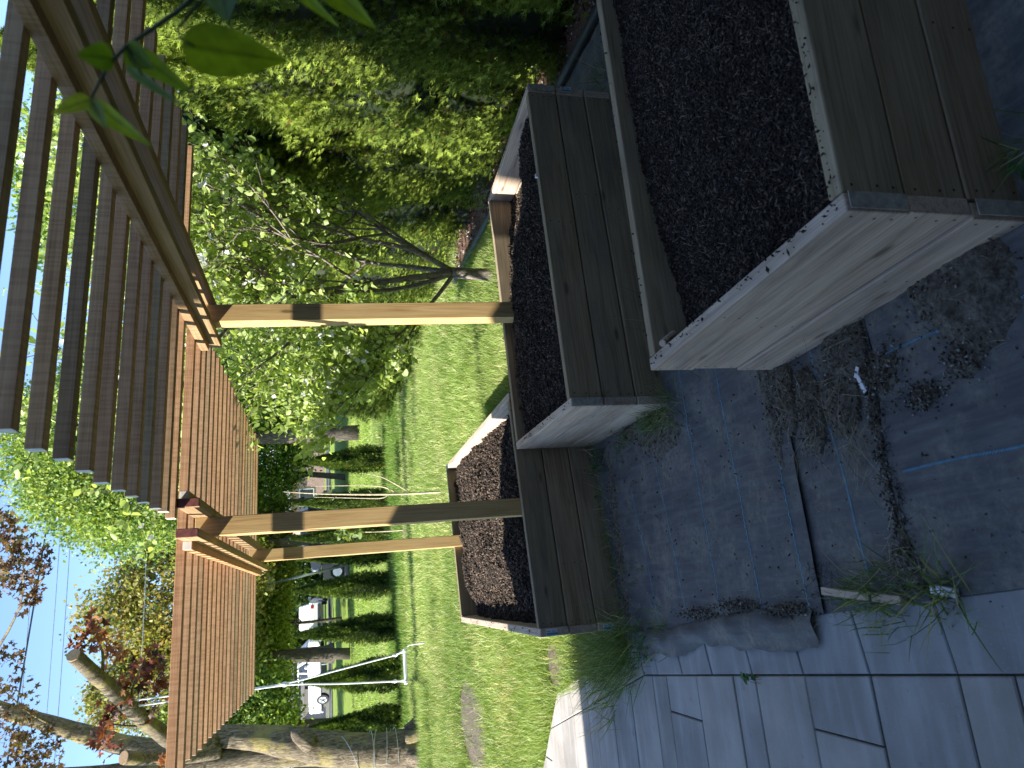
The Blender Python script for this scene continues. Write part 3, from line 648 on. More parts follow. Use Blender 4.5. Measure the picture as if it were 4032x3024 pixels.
# ------------------------------------------------------------------ pergolas
ZB = 2.0
def pergola(xl, ys_, x0, x1, yb0, yb1, posts, label):
    """xl: left face of the left ledger; beams sandwich the posts"""
    e = empty('pergola', (xl+.12, yb0, 0), label, 'pergola', 'slatted T-shaped pergolas')
    t = .038
    board('beam', (xl+2*t, yb0), (xl+2*t, yb1), t, .089, ZB-.089, M['beam'], e, bw=.003, endm=M['beam_end'])
    board('beam', (xl+3*t+.089, yb0), (xl+3*t+.089, yb1), t, .089, ZB-.089, M['beam'], e, bw=.003, endm=M['beam_end'])
    board('ledger', (xl+t, yb0+.16), (xl+t, yb1-.06), t-.001, .038, ZB-.038, M['slat'], e, bw=.002, endm=M['slat_end'])
    board('ledger', (xl+4*t+.090, yb0+.05), (xl+4*t+.090, yb1-.06), t-.001, .038, ZB-.038, M['slat'], e, bw=.002, endm=M['slat_end'])
    for (px, py, dx) in posts:
        # post may lean slightly: bottom shifted by dx; local X is the height
        h = ZB-.006-.12; me = bpy.data.meshes.new('post'); v_, f_ = box_v(0, h, -.0445, .0445, -.0445, .0445)
        v_ = [(x, y+(dx*(1-x/h)), z) for x, y, z in v_]
        me.from_pydata(v_, [], f_); me.update(); o = link('post', me, M['post'], e, (px, py, .12)); bev(o, .003)
        # local x -> world z, local y -> world x, local z -> world y
        o.rotation_euler = Matrix(((0, 1, 0), (0, 0, 1), (1, 0, 0))).to_euler()
    v_, f_ = box_v(-(x1-x0)/2, (x1-x0)/2, -.019, .019, 0, .038); me = bpy.data.meshes.new('slat'); me.from_pydata(v_, [], f_); me.update()
    first = link('slat', me, M['slat'], e, ((x0+x1)/2, ys_[0], ZB)); bev(first, .002); end_mat(first, M['slat_end'])
    for i, y in enumerate(ys_):
        o = first if i == 0 else first.copy()
        if i: C.objects.link(o); o.parent = e
        o.location = Vector(((x0+x1)/2+random.uniform(-.006, .006), y+.019, ZB+random.uniform(-.0, .001)))-wloc(e)
        o.rotation_euler = (0, random.uniform(-.0015, .0015), random.uniform(-.0025, .0025))
    return e
nearY = [.83, .99, 1.15, 1.31, 1.475, 1.64, 1.81, 1.98, 2.14, 2.30, 2.475, 2.63, 2.785, 2.95, 3.09, 3.23]
farY = [3.47, 3.64, 3.79, 3.93, 4.08, 4.22, 4.37, 4.53, 4.67, 4.82, 4.98, 5.16, 5.34, 5.50, 5.66, 5.84, 6.02, 6.2, 6.38]
pg1 = pergola(1.28, nearY, .405, 2.20, .72, 3.70, [(1.4005, 1.09, 0), (1.4005, 3.475, .045)], 'nearer timber slat pergola, mostly in shade, upper right, its post in the middle planter')
pg2 = pergola(.28, farY, -.62, 1.44, 3.25, 6.47, [(.4005, 3.68, .012), (.4005, 5.84, .012)], 'farther timber slat pergola in sun, its two posts standing in the farthest planter')

# ------------------------------------------------------------------ trees: generators
def arbor_mesh(name, h, rmax, nspray, size, seed, pal, power=.75, core=True, lumpy=.35, base_r=.75):
    """columnar arborvitae built at the origin: foliage mesh data only"""
    t = rng.random(nspray); z = h*t**.9; th = rng.uniform(0, 2*math.pi, nspray)
    prof = lambda t: rmax*np.where(t < .25, base_r+(1-base_r)*t/.25, np.clip((1-(t-.25)/.75), 0.02, 1)**power)
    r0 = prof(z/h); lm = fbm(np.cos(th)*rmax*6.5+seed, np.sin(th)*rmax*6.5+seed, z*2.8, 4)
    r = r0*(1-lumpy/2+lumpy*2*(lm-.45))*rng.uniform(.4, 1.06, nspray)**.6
    P = np.stack([r*np.cos(th), r*np.sin(th), z], 1)
    outd = np.stack([np.cos(th), np.sin(th), np.zeros(nspray)], 1)
    T = outd*rng.uniform(.5, 1.1, (nspray, 1))+np.array([0, 0, 1.])*rng.uniform(.25, 1.1, (nspray, 1))+rdir(nspray)*.45
    S = np.cross(outd, [0, 0, 1.])+rdir(nspray)*.8
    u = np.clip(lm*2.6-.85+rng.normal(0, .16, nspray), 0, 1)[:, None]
    col = (np.array(pal[0])*(1-u)+np.array(pal[1])*u)*rng.uniform(.75, 1.2, (nspray, 1))  # recessed clumps coloured dark, outer ones bright, imitating shade and sun
    dead = rng.random(nspray) < .012; col[dead] = (.2, .1, .04)
    V, F, Cc = scatter(P-outd*.25*size, T, S, size*rng.uniform(.6, 1.25, nspray), SPRAY[0], SPRAY[1], col)
    # near-black core well inside, coloured to look like shaded depth
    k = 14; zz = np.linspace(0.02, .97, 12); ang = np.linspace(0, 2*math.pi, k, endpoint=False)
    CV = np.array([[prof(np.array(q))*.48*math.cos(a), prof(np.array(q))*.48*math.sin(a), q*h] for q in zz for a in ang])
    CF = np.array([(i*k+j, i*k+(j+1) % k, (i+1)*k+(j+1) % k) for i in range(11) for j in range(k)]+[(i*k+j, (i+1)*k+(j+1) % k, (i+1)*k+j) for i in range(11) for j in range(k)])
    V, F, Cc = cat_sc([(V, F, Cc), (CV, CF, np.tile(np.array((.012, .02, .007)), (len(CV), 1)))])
    return V, F, Cc
def arbor_tree(x, y, h, r, data, label, group, rz=0, sc=(1, 1), name='arborvitae'):
    z = float(terr(y))-.03; e = empty(name, (x, y, z), label, 'tree', group)
    o = bpy.data.objects.new('foliage', data[0]); C.objects.link(o); o.parent = e; o.rotation_euler[2] = rz; o.scale = (r/data[2], r/data[2], h/data[1])
    tk = bpy.data.objects.new('trunk', TRUNK); C.objects.link(tk); tk.parent = e; tk.scale = (max(.5, r), max(.5, r), h*.6)
    return e
tv, tf = tube_data([(0, 0, -.02), (0, 0, .5), (0.01, 0, 1)], [.07, .05, .03], 8); TRUNK = bpy.data.meshes.new('trunk'); TRUNK.from_pydata(tv, [], tf); TRUNK.materials.append(M['bark_dark'])
def data_of(args):
    V, F, Cc = args; o = fast('foliage_source', V, F, M['cedar'], col=Cc); me = o.data; me.name = 'arborvitae_foliage'; bpy.data.objects.remove(o); return me
NPAL = [(.025, .06, .014), (.3, .39, .06)]  # first tone paints shaded gaps, second paints sunlit tips
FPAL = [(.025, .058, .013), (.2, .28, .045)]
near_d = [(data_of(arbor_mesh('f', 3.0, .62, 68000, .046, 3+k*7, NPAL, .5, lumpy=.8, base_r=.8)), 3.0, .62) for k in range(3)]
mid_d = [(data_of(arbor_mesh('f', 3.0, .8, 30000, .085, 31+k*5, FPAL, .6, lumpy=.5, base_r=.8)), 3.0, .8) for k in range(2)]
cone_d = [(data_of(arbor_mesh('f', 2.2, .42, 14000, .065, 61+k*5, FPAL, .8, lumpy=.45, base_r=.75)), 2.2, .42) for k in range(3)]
hedge = [(3.22, 1.5, 3.4, .68), (3.26, 2.4, 3.4, .7), (3.32, 3.25, 3.4, .68), (3.46, 4.15, 3.3, .66), (3.66, 5.1, 3.0, .66), (3.86, 6.3, 2.7, .66), (4.05, 7.4, 2.7, .7), (4.2, 8.6, 2.65, .75)]
hl = ['dark arborvitae at the right frame edge beside the nearest planter', 'dark shaded arborvitae just beyond the nearest planter', 'arborvitae half dark and half sunlit behind the right end of the middle planter',
      'sunlit arborvitae behind the back right corner of the middle planter', 'tall yellow-green arborvitae right of the blossoming tree trunk', 'arborvitae directly behind the blossoming tree', 'arborvitae showing through the blossom branches', 'arborvitae beyond the blossoming tree, left of the others']
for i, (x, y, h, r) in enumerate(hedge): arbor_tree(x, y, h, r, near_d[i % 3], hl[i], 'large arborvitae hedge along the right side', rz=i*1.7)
far_h = [(4.3, 10.2, 2.7, .85), (4.4, 12.0, 2.7, .9), (4.7, 13.8, 2.8, .95), (4.75, 15.8, 2.8, 1.0)]
fl = ['shaded arborvitae behind the near pergola post', 'dark arborvitae between the pergola post and the lawn', 'broad dark arborvitae on the lawn edge, third from the clipped row', 'broad dark arborvitae at the end of the hedge, nearest the small cone row']
for i, (x, y, h, r) in enumerate(far_h): arbor_tree(x, y, h, r, mid_d[i % 2], fl[i], 'broad arborvitae farther along the hedge', rz=i*2.1)
cones = [(3.45, 18.1, 2.05, .46, 'small cone arborvitae at the right end of the lawn row'), (2.42, 18.0, 2.3, .36, 'slim cone arborvitae just right of the bare sapling'), (1.66, 18.9, 2.35, .38, 'small cone arborvitae between the two far pergola posts'),
         (1.1, 18.1, 2.2, .34, 'slim cone arborvitae directly behind the left pergola post'), (.38, 17.8, 2.3, .42, 'cone arborvitae right of the white car'), (-.58, 17.1, 2.25, .42, 'cone arborvitae between the two white vehicles'),
         (-1.5, 16.4, 2.05, .46, 'cone arborvitae behind the white rope swing'), (-2.42, 16.4, 2.15, .44, 'cone arborvitae right behind the maple trunk'), (-3.5, 16.5, 2.15, .46, 'cone arborvitae left of the maple trunk')]
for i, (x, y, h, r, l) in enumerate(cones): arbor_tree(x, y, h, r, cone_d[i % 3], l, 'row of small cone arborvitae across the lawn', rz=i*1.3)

def crown(blobs, per, size, pal, tmpl=RHOMB, clump=.25, up=.5, hang=0):
    """leaf clumps through a set of ellipsoids (cx,cy,cz,rx,ry,rz,n_clumps)"""
    P = []; u_ = []
    for (cx, cy_, cz, rx, ry, rz, nc) in blobs:
        d = rdir(nc)*rng.uniform(.35, 1.0, (nc, 1))**.5; c0 = np.array([cx, cy_, cz])+d*np.array([rx, ry, rz])
        s = rng.uniform(.5, 1.3, (nc, 1, 1))*clump
        q_ = c0[:, None]+rng.normal(size=(nc, per, 3))*s*np.array([1, 1, .6]); P.append(q_.reshape(-1, 3)); u_.append(np.repeat(rng.random(nc), per))
    P = np.concatenate(P); u = np.concatenate(u_); n_ = len(P)
    T = rdir(n_)+np.array([0, 0, up-hang]); S = rdir(n_)
    k = np.clip(u+rng.normal(0, .22, n_), 0, .999)*(len(pal)-1); i = k.astype(int); f = (k-i)[:, None]; pal = np.array(pal+[pal[-1]])
    col = (pal[i]*(1-f)+pal[i+1]*f)*rng.uniform(.75, 1.2, (n_, 1))
    return scatter(P, T, S, size*rng.uniform(.65, 1.3, n_), tmpl[0], tmpl[1], col)
def limbs(base, top, r, nb, spread, seed, sides=8, bend=.3):
    """trunk and random limbs"""
    rr = random.Random(seed); b0, t0 = Vector(base), Vector(top); out = [tube_data([b0, b0.lerp(t0, .35)+Vector((rr.uniform(-bend, bend), rr.uniform(-bend, bend), 0)), b0.lerp(t0, .7), t0], [r, r*.75, r*.5, r*.15], sides, .1, seed, 4)]
    for i in range(nb):
        t = rr.uniform(.3, .95); p = b0.lerp(t0, t); a = rr.uniform(0, 6.28); L_ = spread*rr.uniform(.5, 1)*(1.15-t*.5)
        d = Vector((math.cos(a), math.sin(a), rr.uniform(.4, 1.1))); rb = r*(1-t)*.6+r*.08
        out.append(tube_data([p, p+d*L_*.4+Vector((0, 0, L_*.05)), p+d*L_*.75, p+d*L_], [rb, rb*.7, rb*.4, rb*.12], 6, .1, seed+i, 2))
    return out
def bg_tree(name, x, y, h, blobs, per, size, pal, label, r=.25, nb=12, tmpl=RHOMB, group=None, barkm='bark_dark', clump=.5, crownz=.4):
    z = float(terr(y)); e = empty(name, (x, y, z), label, 'tree', group)
    pyd('trunk', limbs((x, y, z-.1), (x+.2, y, z+h*.92), r, nb, max(b_[3] for b_ in blobs)*.85, int(x*13+y*7) & 255), M[barkm], e, (x, y, z), True)
    V, F, Cc = crown(blobs, per, size, pal, tmpl, clump); fast('crown', V, F, M['leaf'], e, col=Cc, loc=(x, y, z)); return e

YG = [(.09, .17, .035), (.19, .29, .06), (.34, .42, .11)]
MG = [(.07, .13, .02), (.16, .24, .04), (.3, .38, .08)]
DG = [(.03, .065, .014), (.06, .11, .02), (.12, .18, .035)]
BR = [(.16, .15, .04), (.28, .28, .08), (.36, .27, .09), (.36, .18, .08)]
# bright maple high behind the near pergola
bg_tree('maple_tree', 6.2, 27, 13, [(5.6, 26.5, 8.6, 3.2, 2.4, 3.2, 620), (3.8, 26, 7.2, 1.7, 1.6, 2.2, 200), (8.5, 27, 8.0, 2.5, 2.2, 3.0, 220), (6, 27, 11.0, 2.2, 1.8, 1.6, 130)], 80, .125, YG, 'tall bright yellow-green maple against the sky behind the slats', .3, 18, clump=.4)
bg_tree('tree', 15, 24, 11, [(14.5, 23.5, 9, 3.8, 2.5, 2.6, 380)], 40, .18, YG, 'bright green treetop glimpsed through the upper right slats', .3, 12, clump=.4)
# mixed trees behind the far pergola
bg_tree('tree', 3.0, 34, 9.0, [(1.0, 33.5, 8.2, 2.6, 1.8, 2.4, 300), (.2, 33.6, 10.3, 1.3, 1.2, 1.5, 60), (2.2, 33, 5.6, 2.2, 1.4, 1.6, 160)], 40, .18, BR[:3]+MG[1:2], 'olive and bronze leaved tree in front of the sky, left of the bright maple', .25, 20, clump=.45, group='broadleaf trees behind the lawn')
bg_tree('tree', -2.2, 35, 11.3, [(-2.4, 34.5, 8.0, 2.2, 1.6, 2.6, 300), (-3.0, 34.5, 10.3, 1.2, 1, 1.0, 60), (-1.2, 34, 6.0, 1.8, 1.4, 1.6, 120)], 40, .18, [(.14, .18, .04), (.26, .3, .08), (.3, .24, .09), (.2, .2, .06)], 'yellow-bronze tree behind the cut maple branch', .25, 18, clump=.42, group='broadleaf trees behind the lawn')
bg_tree('tree', -4.8, 33, 8.5, [(-4.9, 32.6, 6.2, 2.4, 1.8, 2.2, 320), (-4.2, 32, 4.2, 1.8, 1.4, 1.2, 170)], 42, .17, MG, 'mid green tree behind the maple trunk', .25, 12, clump=.42, group='broadleaf trees behind the lawn')
bg_tree('tree', -.7, 39, 6.5, [(-1.4, 36.6, 5.1, 2.0, 1.4, 1.5, 300), (-3.0, 36.6, 5.0, 1.6, 1.4, 1.5, 220), (.4, 37, 5.0, 1.5, 1.2, 1.5, 200), (-1.2, 40, 4.6, 3.4, 1.0, .9, 260), (2.2, 40, 4.6, 2.0, 1.0, 1.0, 160)], 42, .16, MG+[(.26, .3, .07)], 'round dappled green tree above the white pickup', .09, 8, clump=.4, group='broadleaf trees behind the lawn')
bg_tree('tree', 5.4, 39, 6.5, [(2.4, 38.5, 5.3, 1.9, 1.4, 1.7, 300), (4.4, 38.4, 5.3, 1.6, 1.3, 1.9, 220)], 42, .16, MG, 'dappled green tree above the dark car', .25, 12, clump=.4, group='broadleaf trees behind the lawn')
bg_tree('tree', 6.0, 36, 8, [(7.4, 35.5, 4.6, 2.2, 1.6, 2.1, 380), (9.6, 35.3, 5.4, 2.0, 1.5, 2.3, 300), (6.0, 35.5, 6.6, 1.8, 1.5, 1.6, 200)], 42, .16, [(.04, .1, .02), (.12, .22, .03), (.26, .36, .05)], 'leafy green tree right of the bare sapling', .16, 10, clump=.4, group='broadleaf trees behind the lawn')
bg_tree('tree', 9.5, 27, 7.0, [(9.0, 26.5, 4.9, 2.3, 1.5, 2.0, 360), (10.6, 27, 3.4, 1.8, 1.5, 1.4, 160)], 42, .14, DG+[(.3, .34, .12)], 'dark shrub-like tree with pale leaf clusters behind the blossoming tree', .2, 10, clump=.35, group='broadleaf trees behind the lawn')
bg_tree('tree', 14.5, 47, 13, [(15.5, 46.5, 10.5, 5.0, 2.6, 3.5, 300)], 30, .25, MG, 'hazy tree behind the neighbouring roof and utility pole', .3, 12, clump=.6, group='broadleaf trees behind the lawn')
bg_tree('tree', -9, 40, 8, [(-9.5, 39.5, 6.0, 3.0, 1.8, 2.6, 260)], 40, .19, MG, 'green tree at the far left edge', .3, 10, clump=.45, group='broadleaf trees behind the lawn')
# far wood that reads as one mass
V, F, Cc = crown([(x_, 84+(x_ % 7), 9.5+(x_ % 3), 6, 3, 4.8, 90) for x_ in range(-45, 60, 8)], 50, .5, DG, RHOMB, .9); V2, F2, C2 = crown([(x_, 74+(x_ % 5), 4.6, 5, 2, 2.6, 120) for x_ in range(-45, 60, 7)], 60, .5, DG, RHOMB, .8); V, F, Cc = cat_sc([(V, F, Cc), (V2, F2, C2)])
g = fast('far_wood', V, F, M['leaf'], col=Cc); tag(g, 'far-off dark green wood behind the houses', 'wood', None, 'stuff')

# ------------------------------------------------------------------ swing maple
e = empty('maple_tree', (-2.4, 13.2, 0), 'big maple with lichened bark, cut branches and red leaves, the swing tied to it', 'tree')
parts = [tube_data([(-2.45, 13.2, -.1), (-2.42, 13.2, .25), (-2.38, 13.2, .8), (-2.26, 13.2, 1.5), (-2.1, 13.2, 2.1), (-1.95, 13.2, 2.7), (-1.87, 13.2, 3.3), (-1.9, 13.2, 3.9)], [.42, .33, .27, .255, .24, .19, .17, .16], 28, .16, 3, 6),
         tube_data([(-2.3, 13.25, 1.3), (-2.28, 13.3, 2.0), (-2.22, 13.3, 2.8), (-2.2, 13.2, 3.4), (-2.2, 13.2, 4.2), (-2.15, 13.1, 5.2), (-2.0, 13.1, 6.4)], [.2, .2, .18, .16, .15, .13, .1], 20, .14, 9, 5),
         tube_data([(-1.9, 13.2, 3.5), (-1.95, 13.2, 4.0), (-1.79, 13.1, 4.6), (-1.56, 13.0, 5.11), (-1.36, 12.9, 5.54), (-1.15, 12.8, 6.0), (-.85, 12.7, 6.6)], [.16, .15, .135, .13, .12, .11, .09], 18, .14, 5, 5),
         tube_data([(-1.92, 13.1, 3.3), (-1.81, 12.6, 3.70), (-1.39, 11.5, 3.84), (-1.05, 10.6, 3.89), (-.63, 9.8, 4.04), (-.3, 9.2, 4.17)], [.15, .125, .105, .095, .085, .075], 18, .14, 7, 5),
         tube_data([(-2.05, 13.1, 3.2), (-2.04, 12.9, 3.54), (-1.94, 12.5, 4.03), (-1.83, 12.1, 4.30)], [.12, .11, .1, .095], 16, .1, 8, 4),
         tube_data([(-2.13, 13.0, 1.8), (-1.95, 12.95, 2.0), (-1.86, 12.9, 2.05)], [.14, .12, .05], 14, .3, 8, 3)]
for i in range(7):
    a = i/7*6.28; parts.append(tube_data([(-2.4+.25*math.cos(a), 13.2+.25*math.sin(a), .25), (-2.42+.45*math.cos(a), 13.2+.45*math.sin(a), .02), (-2.42+.7*math.cos(a), 13.2+.7*math.sin(a), -.08)], [.12, .09, .04], 8, .1, i, 3))
twl = [((-.85, 12.7, 6.6), (.3, 11.5, 5.6), (1.0, 9.6, 4.95)), ((-.85, 12.7, 6.6), (-.2, 12, 6.2), (.6, 10.2, 5.4)), ((-1.36, 12.9, 5.54), (-1.1, 12.2, 5.6), (-.6, 11, 5.6)), ((-2.0, 13.1, 6.0), (-1.7, 12.4, 5.7), (-1.5, 12, 5.3)), ((-1.05, 10.6, 3.89), (-.8, 10.4, 3.85), (-.5, 10.2, 3.7)),
       ((-.63, 9.8, 4.04), (-.3, 9.6, 4.0), (-.02, 9.4, 4.1)), ((.3, 11.5, 5.6), (.6, 10.2, 4.9), (.55, 9.6, 4.7)), ((-1.39, 11.5, 3.84), (-1.3, 11.2, 4.15), (-1.15, 10.8, 4.35)), ((-2.0, 13.1, 6.2), (-1.6, 12.5, 6.1), (-1.3, 12, 5.8)), ((.6, 10.2, 5.4), (.9, 9.8, 5.1), (1.2, 9.5, 5.0))]
for a, b_, c_ in twl: parts.append(tube_data([a, b_, c_], [.025, .014, .004], 6, 0, 0, 4))
pyd('trunk', parts, M['bark'], e, (-2.4, 13.2, 0), True)
cutm = plain('sawn_face', (.34, .22, .12), .8, var=.25, scale=40)
for (p, dr, r) in (((-1.825, 12.08, 4.315), (.35, -1.2, .9), .088), ((-.295, 9.19, 4.173), (.4, -.7, .15), .07)):
    d = Vector(dr).normalized(); P0 = Vector(p); pyd('cut_face', [tube_data([P0-d*.01, P0+d*.006], [r, r], 18)], cutm, e, p)
wl = []
for i, (z0, z1, r) in enumerate(((.42, .5, .315), (.62, .56, .305), (.8, .9, .295), (.84, .7, .292), (1.05, 1.75, .29))):
    wl.append(tube_data([(-2.4+(z0*.06)+r*math.cos(t), 13.2+r*math.sin(t), z0+(z1-z0)*(.5+.5*math.sin(t*.5))) for t in np.linspace(-math.pi, .6, 20)], [.005]*20, 5))
pyd('wrapped_wire', wl, M['metal'], e, (-2.4, 13.2, .6))
RED = [(.05, .018, .016), (.11, .03, .022), (.2, .045, .03), (.28, .12, .05)]
BRN = [(.06, .03, .02), (.1, .055, .03), (.16, .09, .04), (.14, .12, .04)]
clus_r = [(-.05, 9.5, 4.05), (-.15, 9.4, 4.14), (-.3, 9.8, 3.93), (-.6, 10.5, 3.77), (-.48, 10.3, 3.62), (-.79, 10.2, 3.92), (-1.05, 10.6, 4.09), (-1.07, 11.0, 3.9), (-.78, 11, 3.7), (-1.21, 10.8, 4.28), (-1.42, 11.2, 4.29), (-1.81, 11, 3.52), (-.9, 10.8, 4.2), (-.7, 10.9, 4.0)]
clus_b = [(1.1, 9.5, 4.98), (.94, 9.5, 4.81), (.72, 9.5, 4.95), (.65, 9.6, 4.74), (.46, 9.6, 4.85), (.59, 9.5, 5.03), (.85, 9.5, 5.05), (1.25, 9.5, 5.1), (-.34, 11, 5.49), (-.65, 11, 5.48), (-.94, 11, 5.26), (-1.46, 12, 5.72), (-1.59, 12, 5.47), (-1.68, 12, 5.21), (-1.72, 12, 5.64), (-1.52, 12, 5.29), (-1.3, 11.8, 5.5), (-.7, 11, 5.65), (-1.75, 12, 5.45), (-1.25, 12, 5.8)]
A1 = crown([(x, y, z, .13, .2, .1, 4) for x, y, z in clus_r], 9, .115, RED, MAPLE, .07, -.3)
A2 = crown([(x, y, z, .2, .3, .13, 9) for x, y, z in clus_b], 7, .085, BRN, MAPLE, .075, -.2)
A3 = crown([(-6.6, 10.2, 8.1, 2.4, 2.0, 1.3, 190), (.5, 13, 8.2, 3, 2.5, .9, 160), (-3, 14, 8.0, 3, 2.5, 1, 200), (-4.8, 13, 6.2, 1.5, 1.6, 1.2, 70)], 10, .11, BRN, RHOMB, .2)  # leaf masses above view; the first was added to shade the branches
V, F, Cc = cat_sc([A1, A2]); fast('crown', V, F, M['leaf'], e, col=Cc, loc=(-2.4, 13.2, 0))
V, F, Cc = A3; fast('crown', V, F, M['leaf'], e, col=Cc, loc=(-2.4, 13.2, 0))

# ------------------------------------------------------------------ swing
sw = empty('rope_swing', (-.87, 10.4, .4), 'white plank swing seat hanging on two white ropes from the maple', 'swing')
seat = board('seat', (-1.1, 10.33), (-.66, 10.40), .16, .035, .455, M['white'], sw, bw=.006)
def rope(pts, r=.011, name='rope'): return pyd(name, [tube_data(pts, [r]*len(pts), 7, 0, 0, 6)], M['rope'], sw, pts[0], True)
rope([(-.73, 10.43, .6), (-.84, 10.41, 1.35), (-.93, 10.4, 1.98), (-.95, 10.4, 2.5), (-.93, 10.42, 3.2), (-.94, 10.45, 3.84)])
rope([(-1.06, 10.42, .62), (-1.01, 10.4, 1.35), (-.955, 10.4, 1.98), (-.97, 10.4, 2.6), (-1.0, 10.5, 3.3), (-1.02, 10.55, 3.86)])
for sx, top in ((-.69, (-.73, 10.43, .6)), (-1.07, (-1.06, 10.42, .62))):
    for yy in (10.34, 10.5): pyd('rope_loop', [tube_data([top, (sx, yy, .49), (sx, yy, .45)], [.009]*3, 6)], M['rope'], sw, top, True)
    pyd('knot', [tube_data([Vector(top)-Vector((0, 0, .03)), top, Vector(top)+Vector((0, 0, .04))], [.012, .024, .013], 10, .3, 3, 3)], M['rope'], sw, top, True)
pyd('knot', [tube_data([(-.94, 10.4, 2.0), (-.942, 10.4, 2.04), (-.945, 10.4, 2.09)], [.02, .033, .02], 10, .3, 3, 3)], M['rope'], sw, (-.94, 10.4, 2.0), True)
pyd('rope_tail', [tube_data([(-.66, 10.42, .46), (-.62, 10.4, .4), (-.61, 10.38, .2)], [.007, .007, .012], 6, 0, 0, 4)], M['rope'], sw, (-.66, 10.42, .46), True)

# ------------------------------------------------------------------ saplings
e = empty('sapling', (1.29, 9.2, 0), 'bare pale-barked sapling standing on the lawn behind the farthest planter', 'sapling')
ps = [tube_data([(1.285, 9.2, -.05), (1.285, 9.2, .5), (1.30, 9.2, .95), (1.335, 9.2, 1.5), (1.385, 9.2, 1.98)], [.016, .014, .012, .008, .003], 7, .12, 1, 8),
      tube_data([(1.3, 9.2, .6), (1.39, 9.2, .78), (1.42, 9.2, 1.1), (1.44, 9.2, 1.66)], [.008, .007, .005, .002], 6, .1, 2, 6), tube_data([(1.3, 9.2, .7), (1.245, 9.2, .8), (1.27, 9.2, 1.2), (1.3, 9.2, 1.62)], [.008, .007, .005, .002], 6, .1, 3, 6),
      tube_data([(1.29, 9.2, .42), (1.42, 9.2, .62), (1.52, 9.2, .8), (1.575, 9.2, 1.03)], [.007, .006, .004, .002], 6, .1, 4, 6)]
for z in (.35, .5, .66, .9, 1.15, 1.35): ps.append(tube_data([(1.30, 9.2, z), (1.30+random.choice([-1, 1])*.05, 9.19, z+.05)], [.005, .002], 5))
pyd('stem', ps, M['twig'], e, (1.29, 9.2, 0), True)
e = empty('sapling', (1.36, 15.1, 0), 'small young tree with a few pale leaves in front of the cone row', 'sapling')
pyd('stem', [tube_data([(1.36, 15.1, -.05), (1.36, 15.1, .6), (1.4, 15.1, 1.25)], [.015, .011, .005], 6, .1, 1, 4)], M['twig'], e, (1.36, 15.1, 0), True)
V, F, Cc = crown([(1.4, 15.1, 1.05, .13, .13, .3, 12)], 9, .13, [(.14, .2, .06), (.25, .33, .12)], OVAL, .05); fast('crown', V, F, M['leaf'], e, col=Cc, loc=(1.36, 15.1, 0))

# ------------------------------------------------------------------ apple tree
e = empty('apple_tree', (2.62, 5.5, 0), 'white-blossomed apple tree with pale green leaves behind the middle planter', 'tree')
br = []; tips = []
def grow(p, d, L_, r, lvl, rr):
    pts = [p]; q_ = Vector(p); dd = Vector(d).normalized()
    for i in range(4):
        dd = (dd+Vector((rr.uniform(-.22, .22), rr.uniform(-.22, .22), rr.uniform(-.06, .2)))).normalized(); q_ = q_+dd*L_/4; pts.append(q_.copy())
        if lvl < 3 and i >= 1:
            for k in range(2 if lvl else 2):
                s = (dd*.7+Vector((rr.uniform(-1, 1), rr.uniform(-1, 1), rr.uniform(-.2, .7)))).normalized(); grow(q_.copy(), s, L_*rr.uniform(.5, .72), r*.5, lvl+1, rr)
        if lvl >= 1: tips.append((q_.copy(), dd.copy(), lvl))
    br.append(tube_data(pts, [r, r*.82, r*.62, r*.45, r*.3], 10 if lvl == 0 else 6, .12, lvl+int(L_*100), 3))
rr = random.Random(5); M['apple_leaf'] = attr_mat('apple_leaves', .45, .5, spec=.4, tcol=(1.35, 1.3, .6))
br.append(tube_data([(2.62, 5.5, -.1), (2.63, 5.5, .15), (2.63, 5.48, .37)], [.065, .05, .047], 14, .15, 2, 4))
for d, L_, r in (((.62, .0, .85), 1.35, .026), ((-.12, -.1, 1.1), 1.65, .03), ((-.85, .1, .75), 1.0, .02), ((.3, .35, 1.0), 1.7, .024), ((-.4, -.2, 1.1), 1.4, .022), ((.8, -.25, 1.3), 1.7, .022), ((1.0, .1, 1.0), 1.5, .02)):
    grow(Vector((2.63, 5.48, .34)), d, L_, r, 0, rr)
pyd('trunk', br, M['bark_apple'], e, (2.62, 5.5, 0), True)
P_, T_ = [], []
for q_, dd, lvl in tips:
    k = 17 if lvl >= 2 else 9
    for i in range(k):
        o = np.array(q_)+rng.normal(0, .035, 3); P_.append(o); T_.append(np.array(dd)*.4+rng.normal(0, .7, 3)+np.array([0, 0, .15]))
P_ = np.array(P_); T_ = np.array(T_); keep = rng.random(len(P_)) < min(1, 30000/len(P_)); P_, T_ = P_[keep], T_[keep]; m = len(P_)
u = rng.random((m, 1)); col = np.array((.24, .34, .08))*(1-u)+np.array((.5, .6, .24))*u
V, F, Cc = scatter(P_, T_, rdir(m), rng.uniform(.034, .072, m), OVAL[0], OVAL[1], col*rng.uniform(.8, 1.15, (m, 1)))
fast('crown', V, F, M['apple_leaf'], e, col=Cc, loc=(2.62, 5.5, 0))
fl_ = [i for i, (q_, dd, lvl) in enumerate(tips) if lvl >= 2]; sel = rng.choice(fl_, min(480, len(fl_)), replace=False); PP, TT, SS = [], [], []
for i in sel:
    q_ = np.array(tips[i][0])
    for b_ in range(rng.integers(2, 6)):
        c0 = q_+rng.normal(0, .03, 3); nrm = rdir(1)[0]+np.array([-.5, -.3, .3]); nrm /= np.linalg.norm(nrm); a0 = np.cross(nrm, [0, 0, 1.]); a0 /= np.linalg.norm(a0); b0 = np.cross(nrm, a0)
        for k in range(5):
            th = k*1.2566; dv = a0*math.cos(th)+b0*math.sin(th); PP.append(c0); TT.append(dv+nrm*.35); SS.append(np.cross(nrm, dv))
